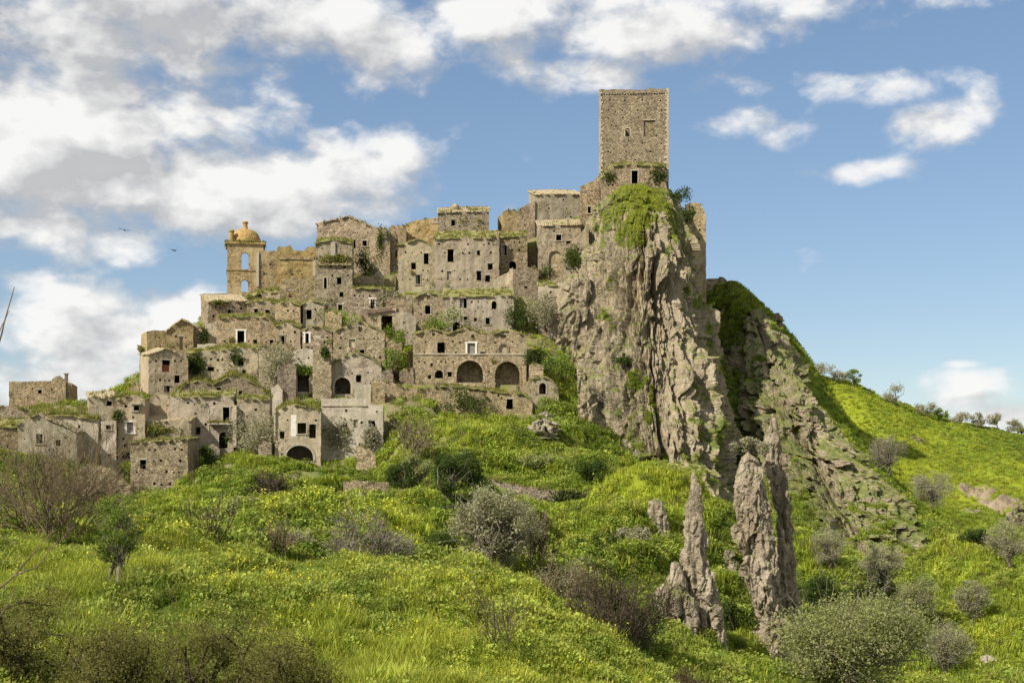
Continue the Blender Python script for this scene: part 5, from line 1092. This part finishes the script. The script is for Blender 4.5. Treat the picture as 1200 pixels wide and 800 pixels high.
def make_bare(name, p, h, w_, seed, label, cat, group, stems=9, lev=3, nch=4, mat='twig', r=.03, ang=.5, leaves=0, lm='greyleaf', upb=.05, fan=.8, ls=.05, decay=.66, thin=.00021):
    rng = np.random.default_rng(seed); root = empty(name, p, label, cat, group); tubes = []; tips = []
    for s in range(stems):
        a = rng.uniform(0, 6.283); t = fan * math.sqrt(rng.uniform(.05, 1)); dr = np.array([math.cos(a) * t * w_ / h, math.sin(a) * t * w_ / h, 1.0])
        grow(rng, np.array([math.cos(a), math.sin(a), 0]) * rng.uniform(0, .06) * w_ - np.array([0, 0, .15]), dr, h * .42 * rng.uniform(.8, 1.1), r, lev, tubes, tips, nch, ang, upb, decay)
    A = np.concatenate([t[0] for t in tubes]); fx = w_ / (np.percentile(A[:, 0], 98) - np.percentile(A[:, 0], 2)); fz = h / np.percentile(A[:, 2], 99.3)
    S = np.array([fx, fx, fz]); mr = thin * float(np.linalg.norm(p)); tubes = [(t[0] * S, np.maximum(t[1], mr)) for t in tubes]
    big = [t for t in tubes if t[1][0] > max(r * .3, mr)]; small = [t for t in tubes if t[1][0] <= max(r * .3, mr)]
    big = big or small[:3]
    V_, F_ = tubes_mesh(big, 5); mesh('trunk', V_, F_, M[mat], root, None, smooth=True)
    if small: V_, F_ = tubes_mesh(small, 3); mesh('twigs', V_, F_, M[mat], root, None)
    if leaves:
        tp = np.array(tips) * S; c = tp[rng.integers(0, len(tp), leaves)] + rng.normal(0, .05 * w_, (leaves, 3)); V_, F_ = leaves_mesh(c, ls, rng); mesh('crown', V_, F_, M[lm], root, None)
    return root
def make_bush(name, p, h, w_, seed, lm, label, cat, group, nl=2600, ls=.13, clumps=9):
    rng = np.random.default_rng(seed); root = empty(name, p, label, cat, group); tubes = []
    cl = np.stack([rng.normal(0, .24 * w_, clumps), rng.normal(0, .24 * w_, clumps), rng.uniform(.15, .75, clumps) * h], 1)
    for c in cl: tubes.append(wiggle(rng, np.array([0, 0, -.2]) + rng.normal(0, .05, 3), c, 5, .5, .05, .02))
    V_, F_ = tubes_mesh(tubes, 4); mesh('stem', V_, F_, M['twigdark'], root, None)
    sz = rng.uniform(.6, 1.2, clumps); pk = rng.choice(clumps, nl, p=sz ** 2 / (sz ** 2).sum()); r_ = rng.normal(0, 1, (nl, 3)); r_ /= np.linalg.norm(r_, axis=1)[:, None]; r_ *= (rng.uniform(0, 1, nl) ** .45)[:, None]
    c = cl[pk] + r_ * sz[pk][:, None] * np.array([.27 * w_, .27 * w_, .32 * h]); c[:, 2] = np.abs(c[:, 2]); c += fbm(c * 1.5 + seed, 2, seed)[:, None] * .12 * w_
    V_, F_ = leaves_mesh(c, ls, rng); mesh('crown', V_, F_, M[lm], root, None)
    return root
def place(px, py, hpx, wpx, d0=9):
    p = G.hit(px, py, d0); s = p[1] / F; return p, hpx * s, wpx * s
OG = 'olive trees on the green slopes'
OL = [(582,686,112,116,60,'olive','big olive tree standing alone in the middle of the slope',15000,2),(1000,822,116,215,55,'olivegreen','dense rounded olive tree at the bottom right corner below the pinnacles',26000,3),
 (973,670,48,54,90,'olive','small grey olive tree on the dark grass right of the tallest pinnacle',5200,1),(1033,700,58,58,90,'olive','leaning grey olive tree, second to the right of the pinnacles',6000,1),(1076,738,60,64,90,'olivegreen','bushy olive tree between the leaning olive and the lone olive',6000,2),
 (1139,736,54,46,90,'olive','lone olive tree with a dark forked trunk on the bright lower right meadow',4800,1),(1180,668,58,66,90,'olive','open crowned grey olive tree at the right edge',5000,1),(1092,601,46,58,100,'greyleaf','brownish round olive tree at the end of the rocky spur',5200,1),(1040,556,44,52,100,'greyleaf','grey shrubby olive growing behind the crest of the rocky spur',4500,2),
 (1056,658,30,34,100,'greyleaf','small grey olive tucked behind the leaning olive',2600,1),(1108,790,58,70,70,'olive','low grey olive in front of the lone olive at the bottom edge',4600,2)]
for i, (px, py, hp, wp, d0, lm, lb, nl, mt) in enumerate(OL):
    p, h, w_ = place(px, py, hp, wp, d0); make_tree('olive_tree', p, h, w_, 400 + i, lm, lb, 'olive tree', OG, nl=nl, multi=mt, lr=.7, ls=.0100 * h + .026, trunk=.30 if hp > 40 else .2, clumps=30 + 12 * mt, sparse=.125)
RT = [(962,449,18,34,'greyleaf'),(1000,463,20,22,'bright'),(984,461,14,26,'greyleaf'),(1047,482,21,38,'greyleaf'),(1085,492,18,30,'greyleaf'),(1103,496,15,20,'young'),(1124,500,15,30,'greyleaf'),(1146,504,18,20,'greyleaf'),(1165,507,18,24,'greyleaf'),(1186,511,17,24,'olive'),(1198,514,14,20,'olivegreen')]
RL = ['grey shrub where the far meadow ridge meets the rocky spur','bright green little tree on the far ridge','low grey shrub left of the bright green little tree','wide pale tree on the far ridge, first right of the bright green one','pale bushy tree on the far ridge left of the small meadow tree','small green tree with a slim trunk standing on the far meadow','pale tree row member just right of the small meadow tree','pale slender tree on the ridge before the dark trunked one','dark trunked tree on the far ridge near the right edge','olive green tree on the far ridge close to the right edge','lowest green tree at the right edge of the far ridge']
for i, (px, py, hp, wp, lm) in enumerate(RT):
    d = 300 + .02 * (px - 950); x = (px - 600) * d / F; p = np.array([x, d, G.z(np.array([x]), np.array([d]))[0]])
    s = d / F; make_tree('ridge_tree', p, hp * s, wp * s, 450 + i, lm, RL[i], 'tree', 'trees along the far ridge', nl=900, clumps=12, ls=.17, trunk=.32, sparse=.17)
p, h, w_ = place(62, 636, 132, 178); make_bare('bare_shrub', p, h, w_, 500, 'huge leafless brown shrub with fanning stems at the left edge', 'shrub', 'leafless shrubs', stems=15, lev=3, nch=6, r=.06, ang=.40, mat='twig', fan=1.15, decay=.72, thin=.00010)
p, h, w_ = place(250, 641, 62, 62, 60); make_bare('bare_shrub', p, h, w_, 501, 'small dark leafless thorn tree on the yellow flowered rise', 'shrub', 'leafless shrubs', stems=5, lev=3, nch=3, r=.06, mat='twigdark', fan=.9, leaves=260, lm='greyleaf')
p, h, w_ = place(400, 690, 92, 92, 56); make_bare('bare_tree', p, h, w_, 502, 'half bare spreading tree with sparse green leaf tips left of the big olive', 'tree', None, stems=7, lev=3, nch=5, r=.09, mat='bark', fan=1.1, leaves=1800, lm='young', ls=.06)
p, h, w_ = place(585, 775, 85, 75, 30); make_bare('bare_shrub', p, h, w_, 503, 'thin upright dark leafless stems on the yellow foreground bank', 'shrub', 'leafless shrubs', stems=9, lev=2, nch=4, r=.016, mat='twigdark', fan=.7, ang=.35)
p, h, w_ = place(325, 662, 55, 40, 56); make_bare('bare_shrub', p, h, w_, 504, 'faint grey leafless shrub behind the crest of the foreground bank', 'shrub', 'leafless shrubs', stems=8, lev=2, nch=5, r=.018, mat='twig', fan=.9)
p, h, w_ = place(728, 800, 100, 120, 46); make_bare('bare_shrub', p, h, w_, 505, 'dense purplish brown bare thicket at the right foot of the foreground bank', 'shrub', 'leafless shrubs', stems=22, lev=3, nch=4, r=.03, mat='twigdark', fan=1.2, leaves=1600, lm='brownleaf', ls=.05)
p, h, w_ = place(480, 548, 62, 46, 90); make_bare('bare_shrub', p, h, w_, 506, 'pale grey leafless tree beside the lower right end of the town', 'shrub', 'leafless shrubs', stems=7, lev=3, nch=4, r=.05, mat='twig', fan=.8, leaves=500, lm='greyleaf', ls=.09)
p, h, w_ = place(660, 716, 60, 70, 60); make_bare('bare_shrub', p, h, w_, 507, 'grey green leafless scrub right of the big olive tree', 'shrub', 'leafless shrubs', stems=16, lev=2, nch=5, r=.03, mat='twig', fan=1.2, leaves=1500, lm='greyleaf', ls=.06)
p, h, w_ = place(625, 672, 70, 55, 60); make_bare('bare_shrub', p, h, w_, 508, 'brown twiggy growth hugging the right side of the big olive tree', 'shrub', 'leafless shrubs', stems=10, lev=3, nch=4, r=.03, mat='twig', fan=1.0)
p, h, w_ = place(140, 700, 124, 62, 30); make_tree('young_tree', p, h, w_, 510, 'young', 'young feathery green tree with twin dark trunks in the left foreground', 'tree', None, nl=5200, clumps=34, ls=.036, trunk=.3, multi=2, sparse=.13, flat=.40, lr=.35)
# dark tree group below the town
for i, (px, py, hp, wp, lm, lb) in enumerate([(524,592,60,52,'ivy','dark green dense tree below the bastion wall'),(490,575,44,40,'olivegreen','mid green bushy tree left of the dark dense tree'),(545,572,40,44,'ivy','dark low tree tucked against the long retaining wall'),(470,580,36,34,'ivy','dark bush at the right end of the low straight wall')]):
    p, h, w_ = place(px, py, hp, wp, 100); make_tree('dense_tree', p, h, w_, 520 + i, lm, lb, 'tree', 'dense trees below the town', nl=4200, clumps=18, ls=.11, trunk=.15, sparse=.2)
BU = [(510,389,30,46,'bright','bright leafy bush before the small gable house'),(424,328,40,26,'ivy','dark green bush in the gap beside the tall grassy ledged house'),(640,388,54,46,'greyleaf','grey green bush between the long house and the narrow wall by the cliff'),(610,388,40,34,'ivy','dark bush at the right end of the long house'),(638,329,18,20,'ivy','round dark bush on the rubble annex'),
 (322,452,56,46,'greyleaf','grey green scrub tree in the middle of the town'),(305,530,48,56,'greyleaf','grey thorny bush left of the round fronted house'),(317,588,34,40,'twigdark_','dark thorn bush between the two ruin corners'),(398,384,26,40,'bright','leafy green bush on the roof row under the tall house'),(545,482,28,46,'ivy','dark ivy bush growing on the bastion wall'),
 (632,440,40,34,'ivy','dark green bush right of the triple gabled house'),(660,442,36,44,'bright','bright weeds bank above the little domed hut'),(270,520,20,22,'ivy','low dark shrub under the arched doorway'),(165,412,10,9,'roofgrass','tiny plant hanging on the edge of the red shuttered house'),
 (240,548,28,22,'ivy','dark bush in the shade beside the lower left house'),(470,410,30,22,'bright','bright bush below the pale wall stump'),(463,440,40,32,'bright','tall bright weeds right of the large gabled house'),(958,716,44,66,'ivy','large dark green bush right of the pinnacles'),(883,532,20,26,'greyleaf','dry bush on top of the broad pinnacle'),
 (872,352,14,16,'olivegreen','dark little tree on the slope crest behind the cliff'),(792,240,20,26,'ivy','dark shrub on the right shoulder of the cliff top'),(806,262,22,20,'ivy','hanging dark shrub below the cliff top shoulder'),(672,312,22,24,'ivy','dark shrub on the rocks beside the sloping buttress'),(730,430,16,18,'ivy','lone dark tuft in a cleft of the cliff face'),
 (440,342,10,20,'roofgrass','small tuft on the wall below the curved stair'),(590,300,3,4,'ivy',None)]
for i, (px, py, hp, wp, lm, lb) in enumerate(BU):
    if lb is None: continue
    if lm == 'twigdark_':
        p, h, w_ = place(px, py, hp, wp, 100); make_bare('thorn_bush', p, h, w_, 560 + i, lb, 'bush', None, stems=14, lev=3, nch=4, r=.03, mat='twigdark', fan=1.1); continue
    special = {883: (119, .2), 792: (209, 0), 806: (208, 0), 672: (208, 0), 730: (196, 0), 872: (246, 0)}
    if px in special: d = special[px][0]; p = ray(px, py, d); s = d / F; h, w_ = hp * s, wp * s
    else:
        p = G.hit(px, py, 80)
        dd = dof(py) - .6; q = ray(px, py, dd)
        if py < 540 and px < 670 and p[1] > dd: p = q
        s = p[1] / F; h, w_ = hp * s, wp * s
    make_bush('bush', p, h, w_, 560 + i, lm, lb, 'bush', 'bushes among the ruins and rocks', nl=int(500 + 40 * hp * wp / 40), ls=.14)
SL = [(575,604,30,54,'ivy','dark leafy bush right below the long retaining wall'),(695,562,24,40,'ivy','dark bush at the right end of the long retaining wall'),(640,548,18,44,'olivegreen','low green bush above the long retaining wall'),(520,650,26,44,'ivy','dark bush left of the big olive tree'),(447,668,44,50,'greyleaf','dull brown bush right of the half bare spreading tree'),(352,648,30,44,'greyleaf','dull grey bush uphill of the half bare spreading tree'),(742,770,76,60,'ivy','tall dark bush behind the purplish thicket'),(700,650,26,40,'ivy','dark green bush halfway between big olive and slender pinnacle'),(735,640,30,30,'greyleaf','grey bush just below the upright oval stone'),(862,742,40,34,'ivy','dark bush in the shade between the two pinnacle groups'),(285,600,22,36,'olivegreen','round green bush in the yellow grass below the town'),(610,650,24,34,'olivegreen','green bush touching the right side of the big olive'),(1020,640,22,34,'greyleaf','low grey scrub at the foot of the rocky spur'),(1148,640,20,30,'ivy','small dark bush by the right edge rocks'),(930,600,22,50,'ivy','dark scrub at the base of the spur beside the needle pinnacle'),(870,560,30,40,'ivy','dark scrub in the gully behind the broad pinnacle')]
for i, (px, py, hp, wp, lm, lb) in enumerate(SL):
    p, h, w_ = place(px, py, hp, wp, 74); make_bush('slope_bush', p, h, w_, 700 + i, lm, lb, 'bush', 'bushes on the open slope', nl=int(1400 + hp * wp), ls=.0009 * p[1] * .9 + .01)
for i, (px, py, hp, wp, lm, lb) in enumerate([(30,812,128,130,'shrub','dull olive shrub in the bottom left corner'),(240,830,118,160,'shrub','wide low shrub at the bottom edge left of centre'),(125,835,105,110,'shrub','small shrub between the corner shrub and the wide low shrub'),(340,835,98,110,'shrub','shrub at the bottom edge right of the wide low shrub'),(800,830,46,70,'brownleaf','brown low scrub at the bottom edge beneath the slender pinnacle')]):
    p, h, w_ = place(px, py, hp, wp, 16); make_bush('shrub', p, h, w_, 600 + i, lm, lb, 'shrub', 'low shrubs in the foreground', nl=13000, ls=.028, clumps=26)
# grey twigs reaching in at the left edge, close to the camera
def near_twigs():
    d = 6.5; g = lambda L_: np.array([ray(px, py, d + dz) for px, py, dz in L_])
    zb = float(G.z(np.array([-3.0]), np.array([8.0]))[0]); base = np.array([-2.75, 6.6, zb - .3]); rng = np.random.default_rng(9)
    root = empty('bare_sapling', base, 'blurred looking bare grey twigs poking in from the left edge', 'shrub', 'leafless shrubs')
    segs = [([(-75,700,.1),(-40,560,0),(-14,450,0),(0,400,0),(8,370,0),(18,338,0)], .009, .002), ([(-14,430,0),(-4,395,.05),(12,362,.1)], .004, .0015), ([(-75,720,.1),(-20,700,0),(14,676,0),(34,655,.05),(62,622,.1)], .008, .002), ([(14,676,0),(44,664,0),(66,634,0),(64,650,0)], .004, .0015), ([(-40,760,0),(0,722,0),(20,690,0)], .005, .0015), ([(-75,690,.1),(-30,640,0),(-2,628,0),(22,640,0)], .005, .002)]
    tubes = []
    for s, r0, r1 in segs:
        q = g(s) - base; t = np.linspace(0, 1, len(q)); tt = np.linspace(0, 1, 16); pts = np.stack([np.interp(tt, t, q[:, k]) for k in range(3)], 1) + np.cumsum(rng.normal(0, .0016, (16, 3)), 0)
        tubes.append((pts, np.linspace(r0, r1, 16)))
    j = g([(-75,700,.1)])[0] - base; tubes.append(wiggle(rng, np.zeros(3), j, 9, .15, .02, .011))
    V_, F_ = tubes_mesh(tubes, 6); mesh('twigs', V_, F_, M['twig'], root, None, smooth=True)
near_twigs()

# ------------------------------------------------------------------ ground cover
def proto(name, Vs, Fs, mats, midx=None):
    ob = mesh(name, Vs, Fs, None, mats=mats, midx=midx); COL.objects.unlink(ob); return ob
def p_grass(seed, nb, h, r, wd, lean, mats, flowers=0, fs=.03):
    rng = np.random.default_rng(seed); a = rng.uniform(0, 6.283, nb); q = r * np.sqrt(rng.uniform(0, 1, nb))
    b0 = np.stack([np.cos(a) * q, np.sin(a) * q, -.05 + 0 * a], 1); az_ = rng.uniform(0, 6.283, nb); hh = h * rng.uniform(.5, 1.15, nb); ln = lean * rng.uniform(.2, 1.2, nb)
    dr = np.stack([np.cos(az_), np.sin(az_), 0 * az_], 1); wv = np.stack([-np.sin(az_), np.cos(az_), 0 * az_], 1) * wd * .5
    m_ = b0 + dr * (ln * hh * .35)[:, None] + np.array([0, 0, 1]) * (hh * .6)[:, None]; t = b0 + dr * (ln * hh)[:, None] + np.array([0, 0, 1]) * hh[:, None]
    V_ = np.stack([b0 - wv, b0 + wv, m_ + wv * .8, m_ - wv * .8, t], 1).reshape(-1, 3); k = np.arange(nb) * 5
    Fs = []; mi = []
    for i in k: Fs += [[i, i + 1, i + 2, i + 3], [i + 3, i + 2, i + 4]]; mi += [0, 0]
    if flowers:
        sel = rng.choice(nb, flowers, replace=False); c = t[sel] + np.array([0, 0, .04])
        c = np.repeat(c, 3, 0) + rng.normal(0, fs * 1.2, (flowers * 3, 3)); V2, F2 = leaves_mesh(c, fs, rng); n0 = len(V_)
        V_ = np.concatenate([V_, V2]); Fs += (F2 + n0).tolist(); mi += [1] * len(F2)
    return V_, Fs, mi
def p_weed(seed, nl, r, h, ls):
    rng = np.random.default_rng(seed); q = rng.normal(0, 1, (nl, 3)); q /= np.linalg.norm(q, axis=1)[:, None]; q *= (rng.uniform(.2, 1, nl) ** .5)[:, None]
    c = q * np.array([r, r, h * .62]) + [0, 0, h * .35]; c[:, 2] = np.abs(c[:, 2]); return leaves_mesh(c, ls, rng)
PR = {}
def coll(name, obs):
    c = bpy.data.collections.new(name)
    for i, o in enumerate(obs): o.name = f'{chr(97 + i)}_{o.name}'; c.objects.link(o)
    return c
gA = [proto('tall_grass', *p_grass(s, 38, .56, .34, .03, .55, [0])[:2], [M['i_grass']]) for s in (1, 2)]
fl = [p_grass(s, 30, .66, .36, .03, .6, [0], 12, .019) for s in (3, 4)]
gF = [proto('flowering_grass', f_[0], f_[1], [M['i_grass'], M['yellow']], f_[2]) for f_ in fl]
gW = [proto('leafy_weed', *p_weed(s, 80, .42, .55, .085), [M['i_weed']]) for s in (5, 6)]
gD = [proto('dry_weed', *p_grass(7, 40, .7, .34, .02, .7, [0])[:2], [M['i_dry']])]
cN = coll('near_cover', gA + gF + [proto('near_weed', *p_weed(8, 120, .42, .62, .062), [M['i_weed']])] + gD)      # 0,1 grass 2,3 flowers 4 weed 5 dry
cM = coll('mid_cover', [proto('meadow_tuft', *p_grass(11, 26, .5, .48, .07, .6, [0])[:2], [M['i_grass']]), proto('meadow_tuft', *p_grass(12, 26, .5, .48, .07, .6, [0])[:2], [M['i_grass']])] + gW + [proto('dry_tuft', *p_grass(13, 30, .6, .45, .05, .8, [0])[:2], [M['i_dry']]), proto('yellow_tuft', *(lambda t: (t[0], t[1]))(p_grass(14, 24, .55, .5, .05, .5, [0], 8, .05)), [M['i_grass'], M['yellow']], p_grass(14, 24, .55, .5, .05, .5, [0], 8, .05)[2])])   # 0,1 grass 2,3 weed 4 dry 5 yellow
def scatter(name, P, scl, idx, tint, coll_, seed=1):
    rng = np.random.default_rng(seed); n = len(P); me = bpy.data.meshes.new(name); me.vertices.add(n); me.vertices.foreach_set('co', P.astype(np.float32).ravel())
    for nm, ty, v, key in (('scl', 'FLOAT', scl, 'value'), ('idx', 'INT', idx, 'value'), ('tint', 'FLOAT', tint, 'value')):
        a = me.attributes.new(nm, ty, 'POINT'); a.data.foreach_set(key, np.asarray(v, dtype=np.int32 if ty == 'INT' else np.float32))
    a = me.attributes.new('rot', 'FLOAT_VECTOR', 'POINT'); a.data.foreach_set('vector', np.stack([rng.normal(0, .12, n), rng.normal(0, .12, n), rng.uniform(0, 6.283, n)], 1).astype(np.float32).ravel())
    ob = bpy.data.objects.new(name, me); COL.objects.link(ob); ob['kind'] = 'stuff'
    ng = bpy.data.node_groups.new(name, 'GeometryNodeTree'); ng.interface.new_socket('Geometry', in_out='INPUT', socket_type='NodeSocketGeometry'); ng.interface.new_socket('Geometry', in_out='OUTPUT', socket_type='NodeSocketGeometry')
    N = ng.nodes; i_ = N.new('NodeGroupInput'); o_ = N.new('NodeGroupOutput'); ip = N.new('GeometryNodeInstanceOnPoints'); ci = N.new('GeometryNodeCollectionInfo')
    ci.inputs[0].default_value = coll_; ci.inputs['Separate Children'].default_value = True; ci.inputs['Reset Children'].default_value = True
    def na(nm, ty): q = N.new('GeometryNodeInputNamedAttribute'); q.data_type = ty; q.inputs[0].default_value = nm; return q.outputs[0]
    L = ng.links; L.new(i_.outputs[0], ip.inputs['Points']); L.new(ci.outputs[0], ip.inputs['Instance']); ip.inputs['Pick Instance'].default_value = True
    L.new(na('idx', 'INT'), ip.inputs['Instance Index']); L.new(na('scl', 'FLOAT'), ip.inputs['Scale'])
    er = N.new('FunctionNodeEulerToRotation'); L.new(na('rot', 'FLOAT_VECTOR'), er.inputs[0]); L.new(er.outputs[0], ip.inputs['Rotation']); L.new(ip.outputs[0], o_.inputs[0])
    mo = ob.modifiers.new('cover', 'NODES'); mo.node_group = ng; return ob
def sample(n, y0, y1, u0, u1, rng):
    y = np.sqrt(rng.uniform(y0 ** 2, y1 ** 2, n)); x = rng.uniform(u0, u1, n) * y; z_ = G.z(x, y)
    return x, y, z_
YEL = [(600,730,120,.22),(660,765,60,.3),(210,642,60,.55),(120,640,60,.2),(430,597,60,.55),(340,588,40,.4),(330,698,90,.3),(430,694,80,.4),(540,694,80,.45),(60,680,80,.06)]
def cover(name, n, y0, y1, u0, u1, coll_, seed, sc0, near):
    rng = np.random.default_rng(seed); x, y, z_ = sample(n, y0, y1, u0, u1, rng)
    lu, scr = masks(x, y); ye = np.clip(blob_mask(x, y, YEL) + .15 * fbm(np.stack([x * .2, y * .2, 0 * x], 1), 3, 44), 0, 1); ins = G.z(x, y, G.I2.astype(float)) > .25; rk = G.z(x, y, G.R2)
    cl = fbm(np.stack([x * .5, y * .35, 0 * x], 1), 3, 90 + seed); cl2 = fbm(np.stack([x * .13, y * .10, 0 * x + 3], 1), 3, 95)
    town = (y > 162) & (x < -5)
    keep = (~ins) & (rng.uniform(0, 1, n) < np.clip(1.15 - 1.25 * np.clip(rk - .15, 0, 1), .12, 1)) & (cl > -.75) & (~town | (cl > .0))
    x, y, z_, lu, scr, cl, cl2, rk, ye = (a[keep] for a in (x, y, z_, lu, scr, cl, cl2, rk, ye)); n = len(x)
    r = rng.uniform(0, 1, n)
    if near:
        idx = np.where(r < .5, 0, 1); idx = np.where(rng.uniform(0, 1, n) < .012 + .75 * ye, rng.integers(2, 4, n), idx)
        idx = np.where((cl2 * .8 + cl * .9 < rng.uniform(-.7, .5, n)), 4, idx); idx = np.where((cl2 < .1) & (r > .93), 5, idx)
    else:
        idx = np.where(r < .5, 0, 1); idx = np.where(rng.uniform(0, 1, n) < .42 + .9 * scr + .6 * np.clip(-cl2, 0, 1) - .35 * lu, rng.integers(2, 4, n), idx)
        idx = np.where((rng.uniform(0, 1, n) < .06 + .25 * np.clip(rk, 0, 1)), 4, idx); idx = np.where(rng.uniform(0, 1, n) < .5 * ye * (y < 150), 5, idx)
    tint = np.clip(.32 + .62 * lu - .45 * scr + cl * .6 + cl2 * .35, 0, 1)
    scl = sc0 * np.clip(1 + (.9 if near else .6) * cl + .2 * rng.normal(0, 1, n), .35, 2.0) * (1 - .35 * np.clip(rk * 2, 0, 1)) * (.65 + .5 * (y < 200)) * (1 + .5 * scr)
    P = np.stack([x, y, z_], 1); return scatter(name, P, scl, idx, tint, coll_, seed)
cover('grass', 62000, 13, 70, -.42, .40, cN, 1, .62, True)
cover('meadow', 82000, 66, 185, -.42, .42, cM, 2, .92, False)
cover('far_meadow', 42000, 183, 318, .03, .42, cM, 3, 1.25, False)
cover('town_grass', 14000, 160, 232, -.42, .06, cM, 4, 1.0, False)
# rank undergrowth in the hollows and along the banks
rng = np.random.default_rng(31); x, y, z_ = sample(30000, 68, 190, -.36, .38, rng); lu, scr = masks(x, y)
c1 = fbm(np.stack([x * .22, y * .16, 0 * x + 8], 1), 3, 99)
kp = (G.z(x, y, G.I2.astype(float)) < .2) & (G.z(x, y, G.R2) < .3) & (rng.uniform(0, 1, len(x)) < np.clip(scr * .45 + (c1 - .18) * .7, 0, .6)) & ~((y > 158) & (x < -14))
x, y, z_, c1, lu = x[kp], y[kp], z_[kp], c1[kp], lu[kp]
cU = coll('undergrowth_kinds', [proto('rank_weed', *p_weed(s, 150, .5, .8, ls_), [M[mm]]) for s, ls_, mm in ((21, .07, 'i_weed'), (22, .06, 'i_weed'), (23, .055, 'i_dry'))])
scatter('undergrowth', np.stack([x, y, z_], 1), rng.uniform(.7, 1.9, len(x)), rng.choice([0, 1, 2], len(x), p=[.45, .4, .15]), np.clip(.28 + .4 * lu + rng.normal(0, .18, len(x)), 0, 1), cU, 9)
# green on the ledges of the cliff and the spur
mo = cliff_moss(CP); pk = np.where((mo > .35) & (CP[:, 1] < 216))[0]; rng = np.random.default_rng(4); pk = rng.choice(pk, min(len(pk), 8000), replace=False)
hi = CP[pk, 2] > 33
scatter('cliff_grass', CP[pk], np.where(hi, rng.uniform(.22, .45, len(pk)), rng.uniform(.3, .75, len(pk))), rng.choice([0, 1, 2, 3, 4], len(pk), p=[.36, .36, .05, .05, .18]), np.clip(.4 + .6 * hi + rng.normal(0, .18, len(pk)), 0, 1), cM, 5)
mo = spur_moss(SPP); pk = np.where((mo > .3) & (SPP[:, 1] < 246))[0]; pk = rng.choice(pk, min(len(pk), 9000), replace=False)
scatter('spur_grass', SPP[pk], rng.uniform(.5, 1.15, len(pk)), rng.choice([0, 1, 2, 3, 4], len(pk), p=[.22, .22, .22, .22, .12]), np.clip(.42 + rng.normal(0, .22, len(pk)), 0, 1), cM, 6)
